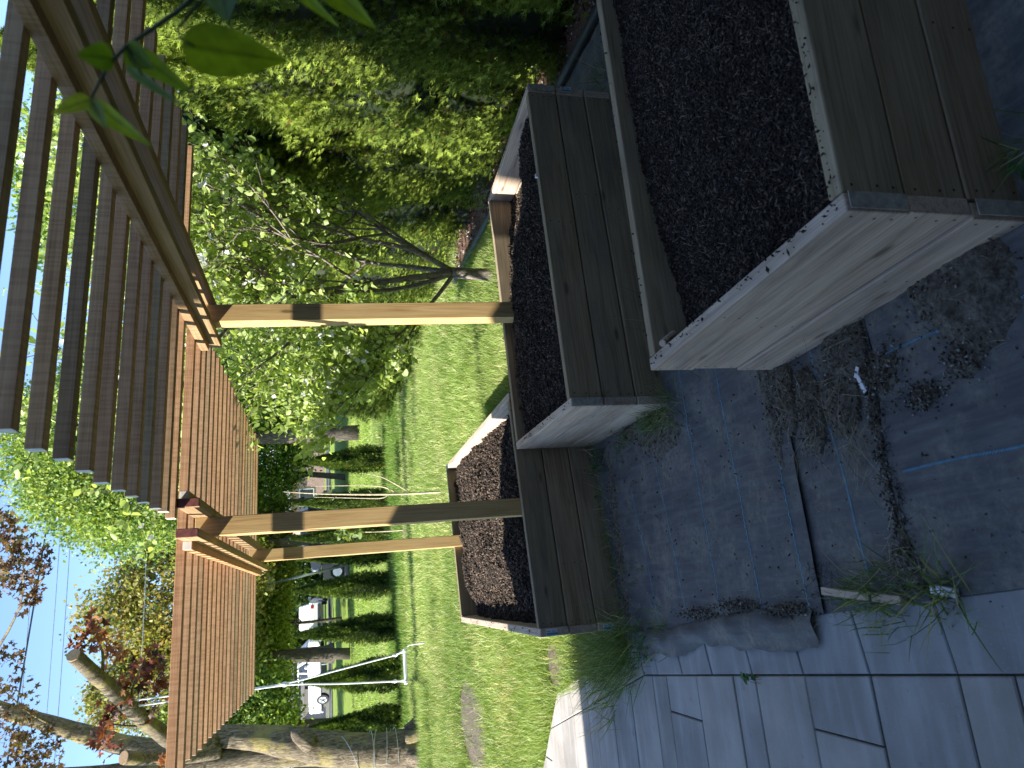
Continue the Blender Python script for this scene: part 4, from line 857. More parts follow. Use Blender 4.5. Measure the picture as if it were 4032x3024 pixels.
PP, TT, SS = map(np.array, (PP, TT, SS)); V, F, Cc = scatter(PP, TT, SS, rng.uniform(.018, .026, len(PP)), [(x, y*1.5, z) for x, y, z in OVAL[0]], OVAL[1], np.full((len(PP), 3), .78))
fast('blossom', V, F, M['petal'], e, col=Cc, loc=(2.62, 5.5, 0))

# ------------------------------------------------------------------ garden edging and mulch at right
mulch = plain('bark_mulch', (.12, .06, .035), .95, var=.6, scale=60, bmp=1)
yy = np.linspace(.5, 8, 60); A, B = np.meshgrid(np.linspace(0, 1, 20), yy, indexing='ij'); Xm = 2.80+.13*(B-2.6)+A*1.6
g = fast('mulch_bed', np.stack([Xm, B, -.005+.03*fbm(Xm*9, B*9)], -1), grid(20, 60), mulch, smooth=True); tag(g, 'reddish bark mulch under the arborvitae', 'mulch', None, 'stuff')
m = 5000; by = rng.uniform(1, 7.5, m); bx = 2.82+.13*(by-2.6)+rng.random(m)*1.2
V, F, Cc = chips(m, np.stack([bx, by, np.full(m, .02)], 1), rng.uniform(.005, .016, m), [(.1, .05, .03), (.18, .1, .06), (.05, .03, .02), (.45, .45, .45)], .4)
g = fast('mulch_chips', V, F, M['bits'], col=Cc); tag(g, 'bark chips and a few white stones on the mulch', 'mulch', None, 'stuff')
g = pyd('garden_edging', [tube_data([(2.74+.13*(y-2.6), y, .035) for y in np.linspace(.8, 7.2, 16)], [.028]*16, 8, .05, 1)], M['wire'], loc=(2.75, 2.6, 0), smooth=True); tag(g, 'black plastic garden edging between fabric and arborvitae', 'edging')

# ------------------------------------------------------------------ weeds and tufts
def tuft(x, y, n_, h, spread, lean, label, wd=.003, pal=PAL, name='grass_tuft', z=0.0):
    P = np.stack([rng.normal(x, spread, n_), rng.normal(y, spread, n_), np.full(n_, z)], 1)
    T = np.stack([rng.normal(lean[0], .5, n_), rng.normal(lean[1], .5, n_), np.ones(n_)], 1)
    u = rng.random((n_, 1)); col = (np.array(pal[0])*(1-u)+np.array(pal[1])*u)*rng.uniform(.8, 1.2, (n_, 1)); dry = rng.random(n_) < .15; col[dry] = pal[2]
    tm = [(0, -.5, 0), (0, .5, 0), (.4, -.45, .05), (.4, .45, .05), (.75, -.3, .2), (.75, .3, .2), (1, 0, .42)]
    V, F, Cc = scatter(P, T, rdir(n_), h*rng.uniform(.45, 1.15, n_), tm, [(0, 1, 3), (0, 3, 2), (2, 3, 5), (2, 5, 4), (4, 5, 6)], col, W=wd*rng.uniform(.6, 1.2, n_))
    o = fast(name, V, F, M['grass'], col=Cc, loc=(x, y, z)); tag(o, label, 'weed', 'weeds at the planter and paver edges'); return o
GP = [(.08, .14, .04), (.2, .29, .1), (.45, .42, .22)]
tuft(.66, 2.60, 80, .22, .05, (-.2, -.3), 'wispy grass tuft at the front left corner of the middle planter', pal=GP)
tuft(-.30, 3.42, 420, .26, .09, (-.35, -.3), 'long overhanging grass at the front left corner of the farthest planter', .0038, GP)
tuft(-.42, 3.70, 360, .22, .1, (-.2, -.2), 'long shaded grass between the farthest planter and the slanting paver edge', .0038, GP)
tuft(-.23, 2.95, 50, .1, .05, (.3, -.2), 'short grass beside the pavers left of the farthest planter', pal=GP)
tuft(-.10, 1.63, 160, .1, .05, (0, .2), 'grass growing along the plank at the paver edge', pal=GP)
tuft(-.09, 1.42, 70, .2, .03, (.2, -.8), 'green and straw coloured grass clump lying over the paver edge', .0035, GP)
tuft(.76, .93, 34, .16, .02, (-.3, .6), 'thin weed stems at the foot of the nearest planter', pal=GP)
tuft(.2, 3.42, 60, .08, .2, (0, -.3), 'sparse grass along the foot of the farthest planter', pal=GP)
tuft(1.0, 2.60, 60, .22, .3, (-.2, -.3), 'thin grass stalks leaning on the front of the middle planter', .002, GP)
tuft(2.45, 2.8, 40, .14, .05, (-.2, -.3), 'small weeds at the right end of the middle planter', pal=GP)
def clover(x, y, k, spread, label, size=.012):
    V0 = []; parts = []
    cx = rng.normal(x, spread, k); cy_ = rng.normal(y, spread, k); cz = rng.uniform(.02, .06, k); P, T, S = [], [], []
    for a, b_, c_ in zip(cx, cy_, cz):
        t0 = rng.uniform(0, 6.28)
        for j in range(3): th = t0+j*2.094; P.append((a, b_, c_)); T.append((math.cos(th), math.sin(th), .25)); S.append((-math.sin(th), math.cos(th), 0))
    P, T, S = map(np.array, (P, T, S)); cc = np.array((.07, .15, .05))*rng.uniform(.7, 1.3, (len(P), 1))
    e1 = empty('clover', (x, y, 0), label, 'weed', 'weeds at the planter and paver edges')
    V, F, Cc = scatter(P, T, S, size*rng.uniform(.7, 1.3, len(P)), [(u_, v_*1.9, w_) for u_, v_, w_ in OVAL[0]], OVAL[1], cc); fast('leaves', V, F, M['leaf'], e1, col=Cc, loc=(x, y, 0))
    Pn = np.stack([cx+rng.normal(0, .01, k), cy_+rng.normal(0, .01, k), np.full(k, .0)], 1); Tn = np.stack([cx, cy_, cz], 1)-Pn
    fibres('stems', Pn, Tn, np.linalg.norm(Tn, axis=1), .0008, M['bits'], np.full((k, 3), (.08, .12, .04)), parent=e1, seg=4, curl=.1)
clover(.60, 3.42, 34, .045, 'clover patch beside the back left corner of the middle planter')
clover(.66, 2.78, 40, .04, 'clover and grass at the left foot of the middle planter')
clover(.7, .95, 6, .02, 'single clover sprig at the foot of the nearest planter')
clover(-.35, 2.28, 7, .012, 'small weed in the paver joint', .014)
clover(.05, 3.42, 30, .12, 'creeping clover along the foot of the farthest planter')
clover(-.28, 3.15, 50, .05, 'clover at the paver corner left of the farthest planter')
clover(.62, 3.1, 20, .05, 'clover beside the left end of the middle planter')

# ------------------------------------------------------------------ foreground branch with large leaves
e = empty('leafy_branch', (.48, .5, 1.44), 'out of focus green leafy twig hanging into the upper right foreground', 'branch')
TW = M['stem'] = plain('green_stem', (.05, .08, .02), .6)
pyd('twig', [tube_data([(.62, .45, 1.36), (.53, .478, 1.41), (.48, .499, 1.447), (.449, .516, 1.49), (.441, .52, 1.502), (.427, .528, 1.516), (.415, .534, 1.524), (.404, .54, 1.531)], [.003, .0026, .0022, .0018, .0016, .0014, .0012, .001], 7, 0, 0, 3),
             tube_data([(.49, .495, 1.43), (.458, .515, 1.464), (.447, .52, 1.452)], [.0015, .0013, .001], 6, 0, 0, 3), tube_data([(.441, .52, 1.502), (.426, .535, 1.493)], [.0013, .0009], 6)], TW, e, (.48, .5, 1.44), True)
def bigleaf(base, tip, wd, nrm, col, cup=.12, bend=.1):
    base, tip = Vector(base), Vector(tip); t = tip-base; L_ = t.length; t.normalize(); nv = Vector(nrm); nv = (nv-t*nv.dot(t)).normalized(); s = t.cross(nv)
    nu, nv_ = 22, 11; VV, cc = [], []
    for i in range(nu):
        u = i/(nu-1); half = wd*.5*(math.sin(math.pi*min(1, u**.62))**.85)*(1-.25*u)
        for j in range(nv_):
            q_ = (j/(nv_-1)*2-1); vein = 1-.45*math.exp(-(q_*9)**2)-.12*(math.cos((u*12-abs(q_)*2.2)*math.pi) > .93)
            p = base+t*L_*u+s*half*q_+nv*(cup*half*q_*q_*2-bend*L_*u*u+.02*half*math.sin(u*20+abs(q_)*5))
            VV.append(tuple(p)); cc.append(tuple(c*vein for c in col))
    return np.array(VV), grid(nu, nv_), np.array(cc)
toC = (-.5, -.7, -.1)
LV0 = [((.447, .52, 1.462), (.452, .534, 1.378), .044, (-.5, -.6, .4), (.10, .2, .015)), ((.441, .52, 1.502), (.424, .552, 1.458), .02, (-.5, -.7, .2), (.09, .19, .03)),
      ((.441, .52, 1.502), (.426, .527, 1.484), .026, (-.6, -.5, .4), (.08, .17, .02)), ((.432, .525, 1.512), (.425, .515, 1.535), .024, (-.4, -.8, .2), (.07, .16, .015)),
      ((.404, .54, 1.531), (.386, .537, 1.557), .015, (-.5, -.7, .3), (.16, .26, .05)), ((.404, .54, 1.531), (.384, .552, 1.522), .014, (-.4, -.8, .3), (.13, .22, .09)),
      ((.404, .54, 1.531), (.378, .566, 1.492), .019, (-.5, -.6, .5), (.13, .24, .02)), ((.43, .53, 1.505), (.412, .556, 1.464), .009, (-.6, -.6, .2), (.06, .14, .09)),
      ((.5, .49, 1.43), (.468, .512, 1.428), .05, (-.2, -.8, .5), (.06, .14, .08)), ((.505, .488, 1.385), (.472, .514, 1.338), .016, (-.7, -.4, .5), (.11, .22, .01)),
      ((.51, .485, 1.36), (.474, .514, 1.306), .028, (-.6, -.5, .5), (.1, .2, .01)), ((.52, .48, 1.44), (.49, .495, 1.405), .035, (-.3, -.8, .4), (.08, .16, .04))]
lfm = attr_mat('broad_leaf', .5, .5, vary=.25, var_scale=60, tcol=(1.5, 1.3, .35))
for (b0, t0, wd, nr, cl) in LV0:
    cl = (cl[0]*1.75, cl[1]*1.35, cl[2]*1.5)
    V, F, Cc = bigleaf(b0, t0, wd, nr, cl); fast('leaf', V, F, lfm, e, col=Cc, smooth=True, loc=b0)

# ------------------------------------------------------------------ sign pole, utility pole and wires
e = empty('sign_post', (1.755, 35.9, .95), 'leaning galvanised post with two blank grey-white sign plates', 'sign')
b0, t0 = Vector((1.755, 35.9, .9)), Vector((1.07, 35.9, 4.9)); dd = (t0-b0).normalized()
pyd('post', [tube_data([b0, t0], [.055, .05], 10)], M['metal'], e, b0, True)
sg = plain('sign_back', (.55, .6, .66), .4, .3)
for s in (-1, 1):
    sv = Vector((dd.z, 0, -dd.x)); c0 = t0-dd*.34+sv*s*.17+Vector((0, -.07, 0)); o = pyd('sign_plate', [box_v(-.13, .13, -.012, .012, -.32, .32)], sg, e, (0, 0, 0)); bev(o, .01)
    o.location = c0-Vector(e.location); o.rotation_euler = (0, math.atan2(dd.x, dd.z), 0)
pyd('cap', [tube_data([t0-dd*.72, t0-dd*.6], [.09, .09], 10)], M['metal'], e, t0)
e = empty('utility_pole', (17.9, 35, .9), 'tall grey wooden utility pole seen through the blossoming tree', 'utility pole')
pyd('pole', [tube_data([(18.0, 35, .7), (17.95, 35, 8), (17.85, 35, 15.4)], [.2, .17, .13], 14, .04, 1, 4)], plain('pole_wood', (.3, .28, .26), .9, var=.25, scale=4), e, (18, 35, .7), True)
pyd('crossarm', [box_v(16.7, 19.0, 34.9, 35.05, 14.2, 14.35)], M['bark_dark'], e, (17.85, 35, 14.3))
pyd('bracket', [tube_data([(17.8, 34.8, 9.6), (17.9, 34.6, 9.5)], [.05, .05], 8), tube_data([(17.8, 34.8, 8.0), (17.9, 34.6, 7.9)], [.05, .05], 8)], M['metal'], e, (17.85, 35, 9.6))
def wire(a, b_, sag, r, mat, label):
    a, b_ = Vector(a), Vector(b_); pts = [a.lerp(b_, t)-Vector((0, 0, sag*4*t*(1-t))) for t in np.linspace(0, 1, 15)]
    o = pyd('overhead_wire', [tube_data(pts, [r]*15, 6)], mat, loc=a, smooth=True); tag(o, label, 'wire', 'overhead wires from the utility pole')
wire((17.9, 35, 14.6), (-22, 24, 10.2), .5, .012, M['wire2'], 'highest thin overhead wire crossing the blue sky')
wire((17.9, 35, 12.9), (-22, 24, 11.6), .25, .028, M['wire'], 'thick dark overhead cable crossing the sky on a slant')
wire((17.9, 35, 13.5), (-22, 24, 9.4), .35, .012, M['wire2'], 'thin overhead wire just below the thick cable')
wire((17.9, 35, 13.1), (-22, 24, 9.1), .35, .013, M['wire2'], 'lowest of the three thin wires in open sky')
wire((17.9, 35, 10.0), (-22, 24, 7.2), .4, .015, M['wire2'], 'low overhead wire passing in front of the trees')
wire((17.9, 35, 9.6), (30, 45, 9.0), .3, .02, M['wire'], 'dark wire running right from the utility pole')
wire((17.9, 35, 7.9), (3.0, 60, 7.5), .4, .03, M['wire'], 'dark cable running behind the blossoming tree')

# ------------------------------------------------------------------ buildings
def siding(name, c, sc=26):
    m, n, b = newmat(name); v = coords(n, rnd=False); wv = N(n, 'ShaderNodeTexWave', bands_direction='Z', wave_profile='SAW'); wv.inputs['Scale'].default_value = sc/6.28; n.links.new(v, wv.inputs['Vector'])
    n.links.new(ramp(n, noise(n, v, 3, 4), [(.3, tuple(x*.85 for x in c)), (.7, tuple(x*1.1 for x in c))]), b.inputs['Base Color']); bump(n, b, wv.outputs['Fac'], .8, .02); b.inputs['Roughness'].default_value = .7; return m
def bricks(name, c1, c2, mort, scale=1.0):
    m, n, b = newmat(name); v = coords(n, rnd=False); sx = n.nodes.new('ShaderNodeSeparateXYZ'); n.links.new(v, sx.inputs[0]); ad = N(n, 'ShaderNodeMath', operation='ADD'); n.links.new(sx.outputs[0], ad.inputs[0]); n.links.new(sx.outputs[1], ad.inputs[1])
    cb = n.nodes.new('ShaderNodeCombineXYZ'); n.links.new(ad.outputs[0], cb.inputs[0]); n.links.new(sx.outputs[2], cb.inputs[1])
    bt = n.nodes.new('ShaderNodeTexBrick'); bt.inputs['Scale'].default_value = scale*4.5; bt.inputs['Color1'].default_value = (*c1, 1); bt.inputs['Color2'].default_value = (*c2, 1); bt.inputs['Mortar'].default_value = (*mort, 1); bt.inputs['Mortar Size'].default_value = .012
    n.links.new(cb.outputs[0], bt.inputs['Vector']); n.links.new(bt.outputs['Color'], b.inputs['Base Color']); b.inputs['Roughness'].default_value = .9; bump(n, b, bt.outputs['Fac'], .5, -.01); return m
shing, n, b = newmat('asphalt_shingles'); v = coords(n, (3, 3, 12), rnd=False); n.links.new(ramp(n, noise(n, v, 2, 6, .7), [(.3, (.12, .115, .11)), (.7, (.28, .27, .26))]), b.inputs['Base Color']); b.inputs['Roughness'].default_value = .95
glass = plain('window_glass', (.02, .025, .03), .08, var=.1); trim = plain('white_trim', (.7, .7, .68), .6)
brk = bricks('brown_brick', (.1, .055, .04), (.07, .04, .03), (.12, .11, .1)); pink = bricks('pink_brick', (.4, .24, .19), (.34, .2, .16), (.4, .36, .33)); gsid = siding('grey_siding', (.3, .32, .34)); dsid = siding('dark_siding', (.07, .065, .06))
def house(name, x0, x1, y0, y1, z, hw, hr, wm, label, axis='x', wins=(), over=.35, chim=None, base=0):
    e = empty(name, ((x0+x1)/2, (y0+y1)/2, z), label, 'house'); c0 = ((x0+x1)/2, (y0+y1)/2, z)
    zt = z+hw; t = .2
    if axis == 'x':
        ym = (y0+y1)/2; gab = [((x, y0, zt), (x, y1, zt), (x, ym, zt+hr)) for x in (x0, x1)]
    else:
        xm = (x0+x1)/2; gab = [((x0, y, zt), (x1, y, zt), (xm, y, zt+hr)) for y in (y0, y1)]
    parts = [box_v(x0, x1, y0, y1, z-.5, zt)]
    for tri in gab:
        nn = Vector((.0, .0, 0)); a_ = [Vector(p) for p in tri]; off = Vector((t, 0, 0)) if axis == 'x' else Vector((0, t, 0)); s = 1 if (a_[0].x == x0 if axis == 'x' else a_[0].y == y0) else -1
        vv = [tuple(p+Vector((0, 0, -.002))) for p in a_]+[tuple(p+off*s+Vector((0, 0, -.002))) for p in a_]; parts.append((vv, [(0, 1, 2), (3, 5, 4), (0, 3, 4, 1), (1, 4, 5, 2), (2, 5, 3, 0)]))
    pyd('wall', parts, wm, e, c0)
    o_ = over; th = .12
    if axis == 'x':
        sl = hr/((y1-y0)/2); pr = [(y0-o_, zt-sl*o_), (ym, zt+hr), (y1+o_, zt-sl*o_)]
        vv = [(x, y, zz+dz+.01) for x in (x0-o_, x1+o_) for dz in (0, th) for y, zz in pr]
    else:
        sl = hr/((x1-x0)/2); pr = [(x0-o_, zt-sl*o_), (xm, zt+hr), (x1+o_, zt-sl*o_)]
        vv = [(x, y, zz+dz+.01) for y in (y0-o_, y1+o_) for dz in (0, th) for x, zz in pr]
    ff = [(0, 1, 7, 6), (1, 2, 8, 7), (3, 9, 10, 4), (4, 10, 11, 5), (0, 6, 9, 3), (2, 5, 11, 8), (0, 3, 4, 1), (1, 4, 5, 2), (6, 7, 10, 9), (7, 8, 11, 10)]
    rf = pyd('roof', [(vv, ff)], shing, e, c0)
    fas = []
    for k in (0, 6):
        for a_, b_ in ((0, 1), (1, 2)):
            p, q_ = Vector(vv[k+a_]), Vector(vv[k+b_]); off = Vector((.04, 0, 0)) if axis == 'x' else Vector((0, .04, 0)); off = off*(-1 if k == 0 else 1)
            u3 = [p+off*.05, q_+off*.05, q_+off, p+off]; fas.append(([tuple(w_+Vector((0, 0, -.06))) for w_ in u3]+[tuple(w_+Vector((0, 0, .14))) for w_ in u3], [(0, 1, 2, 3), (4, 7, 6, 5), (0, 4, 5, 1), (1, 5, 6, 2), (2, 6, 7, 3), (3, 7, 4, 0)]))
    pyd('fascia', fas, trim, rf, c0)
    for (face, a0, a1, zz0, zz1) in wins:
        if face == 'y0': fr = box_v(a0, a1, y0-.05, y0+.02, z+zz0, z+zz1); gl = box_v(a0+.07, a1-.07, y0-.056, y0, z+zz0+.07, z+zz1-.07)
        if face == 'x0': fr = box_v(x0-.05, x0+.02, a0, a1, z+zz0, z+zz1); gl = box_v(x0-.056, x0, a0+.07, a1-.07, z+zz0+.07, z+zz1-.07)
        if face == 'x1': fr = box_v(x1-.02, x1+.05, a0, a1, z+zz0, z+zz1); gl = box_v(x1, x1+.056, a0+.07, a1-.07, z+zz0+.07, z+zz1-.07)
        if face == 'y1': fr = box_v(a0, a1, y1-.02, y1+.05, z+zz0, z+zz1); gl = box_v(a0+.07, a1-.07, y1, y1+.056, z+zz0+.07, z+zz1-.07)
        wn = pyd('window', [fr], trim, e, c0); pyd('pane', [gl], glass, wn, c0)
    if chim: pyd('chimney', [box_v(*chim)], pink, rf, c0)
    return e
house('house', -8, -2.92, .9, 2.95, 0, 3.0, .35, siding('annex_siding', (.42, .4, .36)), 'low lean-to annex at the left that shades the patio edge', 'x', [('x1', 1.3, 2.2, .9, 2.0)], .28)
# the house whose corner shades the foreground (left of and behind the camera), and its low rear wing
mh = house('house', -16, -4.2, -9, .45, 0, 8.2, 1.6, siding('pale_siding', (.42, .4, .36)), 'two-storey house at the left whose shadow covers the patio', 'x', [('x1', -4, -2.4, 1, 2.3), ('x1', -.6, .9, 1, 2.3), ('x1', -4, -2.4, 4.4, 5.7)], .3)
mh.rotation_euler[2] = .1
house('house', -3.6, 6.5, -9, -1.3, 0, 3.0, 1.5, brk, 'low brown brick wing behind the viewpoint', 'x', [('y1', -2.6, -.8, .1, 2.2), ('y1', 2, 3.6, .9, 2.1)], .5)
house('house', 9.2, 16.0, 17.5, 25, .1, 3.0, 1.9, gsid, 'grey neighbouring house with white trimmed shingle roof behind the blossoming tree', 'y', [('x0', 19, 20.2, 1, 2.2), ('y0', 10.2, 11.2, 1.6, 2.6)], .4, (8.2+2, 8.75+2, 18.2, 18.8, 3.6, 4.9))
house('house', 6.5, 13, 62, 70, 2.2, 3.0, 2.2, pink, 'pinkish brick house far behind the trees', 'x', [('y0', 8, 9.5, 1, 2.2)], .4)
house('house', -14, -3.9, 60, 68, 2.2, 2.6, 1.6, dsid, 'dark garage building behind the white pickup', 'x', [('y0', -6.5, -4.3, 0, 2.2)], .4)
# grey carport posts/rails at far left
e = empty('porch', (-6.6, 55, 2.1), 'grey open timber porch left of the pickup', 'porch'); gw = plain('grey_timber', (.3, .27, .24), .8)
for nm, bx_ in (('rail', (-9.5, -5.2, 55, 55.15, 2.15, 2.3)), ('rail', (-9.5, -5.2, 55, 55.15, 3.7, 3.95)), ('upright', (-5.3, -5.05, 55.2, 55.35, 2.1, 3.95)), ('upright', (-7.9, -7.65, 55.2, 55.35, 2.1, 3.95)), ('wall_panel', (-7.5, -5.5, 55.4, 55.5, 2.3, 3.7))): pyd(nm, [box_v(*bx_)], gw, e, (-6.6, 55, 2.1))

# trunk with an oval number plaque
e = empty('old_tree', (-2.65, 44.5, 1.6), 'broad grey-brown tree trunk carrying the 806 house number plaque', 'tree')
pyd('trunk', [tube_data([(-2.65, 44.5, 1.4), (-2.66, 44.5, 2.1), (-2.6, 44.5, 3.4), (-2.5, 44.5, 6)], [.66, .47, .42, .3], 20, .12, 3, 4)], M['bark_dark'], e, (-2.65, 44.5, 1.6), True)
V, F, Cc = crown([(-2.6, 44.5, 6.4, 2.6, 2, 1.6, 200)], 36, .2, MG, RHOMB, .45); fast('crown', V, F, M['leaf'], e, col=Cc, loc=(-2.65, 44.5, 1.6))
pl = empty('number_plaque', (-2.66, 44.0, 3.1), 'dark oval-topped plaque with the number 806 on the broad trunk', 'plaque')
arc = [(-.3, -.13), (.3, -.13), (.3, -.02), (.22, .03)]+[(.22*math.cos(t), .03+.13*math.sin(t)) for t in np.linspace(.3, math.pi-.3, 9)]+[(-.22, .03), (-.3, -.02)]
def slab(pts, y0, y1, s=1.0): 
    k = len(pts); return ([(x*s, y0, z*s) for x, z in pts]+[(x*s, y1, z*s) for x, z in pts], [tuple(range(k)), tuple(range(2*k-1, k-1, -1))]+[(i, i+k, (i+1) % k+k, (i+1) % k) for i in range(k)])
def rel(o, parent, p): o.location = Vector(p)-wloc(parent)
o = pyd('plate', [slab(arc, -.02, .02)], plain('plaque_black', (.02, .02, .02), .5), pl, (0, 0, 0)); rel(o, pl, (-2.66, 43.98, 3.1))
o = pyd('border', [slab(arc, -.012, .025, 1.08)], plain('plaque_gold', (.3, .26, .15), .5), pl, (0, 0, 0)); rel(o, pl, (-2.66, 43.985, 3.1))
tc_ = bpy.data.curves.new('digits', 'FONT'); tc_.body = '806'; tc_.size = .22; tc_.extrude = .004; tc_.align_x = 'CENTER'; tc_.align_y = 'CENTER'
tmp = bpy.data.objects.new('tmp', tc_); C.objects.link(tmp); dg = bpy.context.evaluated_depsgraph_get(); me = bpy.data.meshes.new_from_object(tmp.evaluated_get(dg)); bpy.data.objects.remove(tmp)
o = link('digits', me, None, pl); me.materials.clear(); me.materials.append(plain('plaque_digit', (.6, .55, .4), .5)); o.rotation_euler = (rad(90), 0, 0); rel(o, pl, (-2.66, 43.953, 3.09))

# ------------------------------------------------------------------ vehicles
tyre = plain('tyre', (.02, .02, .02), .9); rim = plain('wheel_rim', (.55, .56, .58), .35, .7)
def wheel(parent, x, y, z, r, wd):
    wv_, wf = tube_data([(0, -wd/2, 0), (0, -wd/2+.02, 0), (0, wd/2-.02, 0), (0, wd/2, 0)], [r*.92, r, r, r*.92], 22); o = pyd('wheel', [(wv_, wf)], tyre, parent, (0, 0, 0), False); o.location = (x, y, z)
    rv = [tube_data([(0, -wd/2-.012, 0), (0, wd/2+.012, 0)], [r*.62, r*.62], 18)]
    h_ = pyd('rim', rv, rim, o, (0, 0, 0)); h_.location = (0, 0, 0)
    sp = []
    for k in range(5):
        a = k*1.2566; sp.append(tube_data([(0, -wd/2-.02, 0), (r*.56*math.cos(a), -wd/2-.02, r*.56*math.sin(a))], [.03, .03], 5))
    h2 = pyd('spokes', sp, M['wire'], o, (0, 0, 0)); h2.location = (0, 0, 0)
def car(loc, rz, L_, wd, prof, green, cpaint, label, wheels, r=.34, lights=True, name='parked_car', cat='car', glass_sides=()):
    """prof: side outline (x,z); green: greenhouse outline (x,z)"""
    e = empty(name, loc, label, cat); e.rotation_euler[2] = rz
    def ext(pts, y0, y1, tw=1.0):
        k = len(pts); zc = min(p[1] for p in pts)
        A_ = [(x, y0*(1-(1-tw)*(z-zc)), z) for x, z in pts]+[(x, y1*(1-(1-tw)*(z-zc)), z) for x, z in pts]
        return (A_, [tuple(range(k)), tuple(range(2*k-1, k-1, -1))]+[(i, i+k, (i+1) % k+k, (i+1) % k) for i in range(k)])
    def add(nm, parts, mt, b_=0, par=None):
        me = bpy.data.meshes.new(nm); V, F = [], []
        for v_, f_ in parts: k = len(V); V += v_; F += [tuple(i+k for i in q_) for q_ in f_]
        me.from_pydata(V, [], F); me.update(); o = bpy.data.objects.new(nm, me); C.objects.link(o); o.parent = par or e; me.materials.append(mt)
        bm = bmesh.new(); bm.from_mesh(me); bmesh.ops.recalc_face_normals(bm, faces=bm.faces)
        if b_: bmesh.ops.bevel(bm, geom=list(bm.edges), offset=b_, segments=2, affect='EDGES')
        bm.to_mesh(me); bm.free(); return o
    add('body', [ext(prof, -wd/2, wd/2)], cpaint, .04)
    roof = add('cabin', [ext(green, -wd/2+.05, wd/2-.05, .72)], cpaint, .05)
    gx = [p[0] for p in green]; gz = [p[1] for p in green]; z0, z1 = min(gz)+.05, max(gz)-.07
    # side windows slightly proud of the cabin, following its tumblehome
    def yw(z): return (wd/2-.05)*(1-.28*(z-min(gz)))+.012
    for s in (-1, 1):
        for (xa, xb, xc, xd) in glass_sides:
            q_ = [(xa, s*yw(z0), z0), (xb, s*yw(z0), z0), (xc, s*yw(z1), z1), (xd, s*yw(z1), z1)]; inn = [(x, y-s*.03, z) for x, y, z in q_]
            add('side_window', [(q_+inn, [(0, 1, 2, 3), (4, 7, 6, 5), (0, 4, 5, 1), (1, 5, 6, 2), (2, 6, 7, 3), (3, 7, 4, 0)])], glass)
    g = sorted(green); top = [p for p in green if p[1] > max(gz)-.05]; xr = min(p[0] for p in top); xf = max(p[0] for p in top)
    for xa, xb, nm in ((min(gx), xr, 'rear_window'), (max(gx), xf, 'windscreen')):
        sx = -.015 if nm == 'rear_window' else .015; q_ = []
        for z in (min(gz)+.08, max(gz)-.1):
            t = (z-min(gz))/(max(gz)-min(gz)); x = xa+(xb-xa)*t+sx; ww = yw(z)-.12; q_ += [(x, -ww, z), (x, ww, z)]
        q_ = [q_[0], q_[1], q_[3], q_[2]]; inn = [(x-sx*2.5, y, z) for x, y, z in q_]
        add(nm, [(q_+inn, [(0, 1, 2, 3), (4, 7, 6, 5), (0, 4, 5, 1), (1, 5, 6, 2), (2, 6, 7, 3), (3, 7, 4, 0)])], glass)
    x0, x1 = min(p[0] for p in prof), max(p[0] for p in prof)
    for s in (-1, 1):
        add('tail_light', [box_v(x0-.015, x0+.05, s*wd*.36-.1, s*wd*.36+.1, .8, .98)], plain('lamp_red', (.4, .02, .02), .3), .01)
        add('headlight', [box_v(x1-.05, x1+.015, s*wd*.36-.12, s*wd*.36+.12, .68, .84)], plain('lamp_clear', (.7, .7, .7), .2), .01)
        add('mirror', [box_v(max(gx)-.55, max(gx)-.4, s*(wd/2+.1)-.09, s*(wd/2+.1)+.09, min(gz)+.02, min(gz)+.2)], cpaint, .03)
        for wx in wheels: wheel(e, wx, s*(wd/2-.1), r, r, .22)
    add('bumper', [box_v(x0-.06, x0+.1, -wd/2+.08, wd/2-.08, .38, .56)], M['wire'] if cat == 'car' else rim, .03)
    add('bumper', [box_v(x1-.1, x1+.06, -wd/2+.08, wd/2-.08, .36, .54)], M['wire'] if cat == 'car' else rim, .03)
    return e
wp = plain('white_car_paint', (.72, .72, .72), .25, var=.03); dp = plain('dark_blue_car_paint', (.035, .045, .065), .2, var=.1)
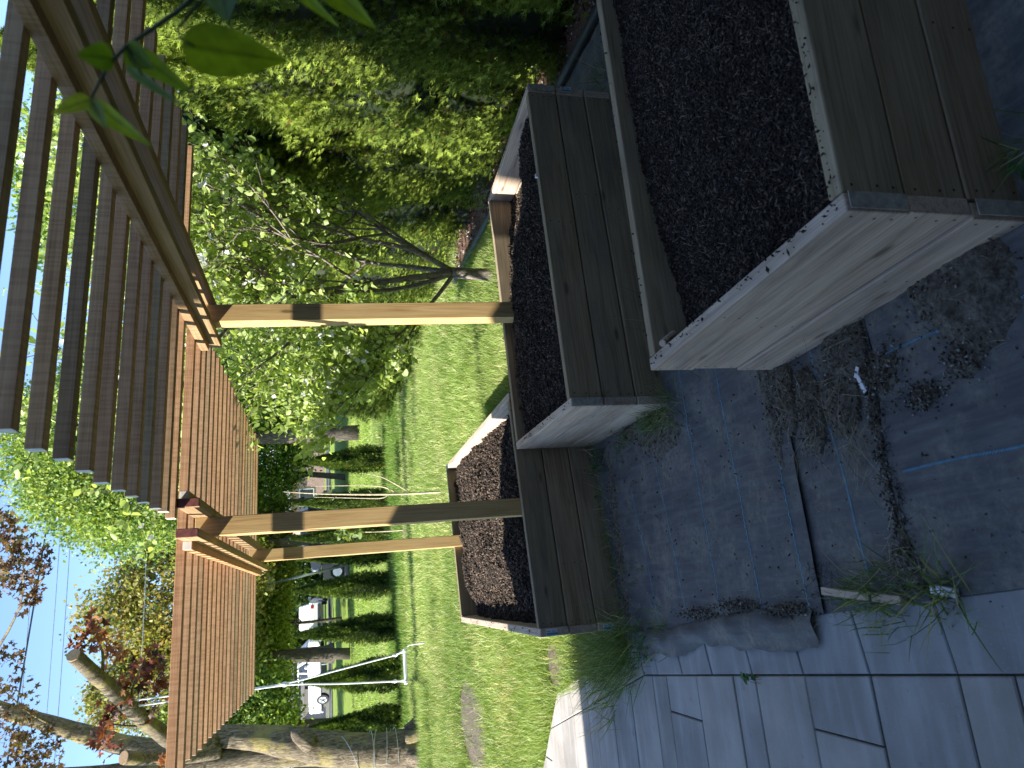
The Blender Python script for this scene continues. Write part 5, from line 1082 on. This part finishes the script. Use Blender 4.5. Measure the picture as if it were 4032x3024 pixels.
suv_p = [(-2.3, .35), (-1.9, .3), (1.9, .3), (2.25, .4), (2.3, .8), (2.15, .98), (1.1, 1.06), (-2.2, 1.08), (-2.32, .85)]
suv_g = [(-2.2, 1.05), (-2.0, 1.62), (-1.8, 1.7), (.1, 1.72), (.35, 1.66), (1.15, 1.05)]
tr_p = [(-2.85, .55), (-2.7, .5), (2.6, .5), (2.85, .6), (2.85, 1.05), (2.7, 1.17), (1.35, 1.25), (-2.8, 1.25), (-2.87, 1.1)]
tr_g = [(-.55, 1.22), (-.45, 1.82), (-.3, 1.88), (.75, 1.88), (.9, 1.82), (1.5, 1.22)]
car((-3.7, 49.6, 1.98), rad(-38), 5.7, 1.95, tr_p, tr_g, wp, 'bright white pickup truck parked behind the broad trunk', (1.9, -1.75), .40, name='pickup_truck', cat='truck', glass_sides=((-.4, .35, .3, -.32), (.45, 1.3, .8, .4)))
car((-.55, 50.4, 2.05), rad(86), 4.6, 1.85, suv_p, suv_g, wp, 'white car seen from behind between two cone arborvitaes', (1.45, -1.4), .36, glass_sides=((-1.9, -1.0, -1.05, -1.75), (-.9, 0, -.05, -.9), (.1, .85, .35, .1)))
car((3.15, 37.2, 1.02), rad(165), 4.4, 1.8, suv_p, suv_g, dp, 'dark blue car behind the leaning sign post', (1.45, -1.4), .35, glass_sides=((-1.9, -1.0, -1.05, -1.75), (-.9, 0, -.05, -.9), (.1, .85, .35, .1)))
car((4.5, 52, 2.1), rad(185), 4.4, 1.8, suv_p, suv_g, plain('grey_car_paint', (.12, .14, .18), .25, .2), 'grey car half hidden behind the near left pergola post', (1.45, -1.4), .35, glass_sides=((-1.9, -1.0, -1.05, -1.75), (-.9, 0, -.05, -.9), (.1, .85, .35, .1)))
o = pyd('red_cloth', [slab([(0, 0), (.35, -.05), (.4, .5), (.1, .62), (-.05, .4)], 0, .06)], plain('red_fabric', (.3, .015, .03), .8), loc=(0, 0, 0)); o.location = (-4.75, 52.5, 3.3); tag(o, 'red cloth hanging beside the white pickup', 'cloth')
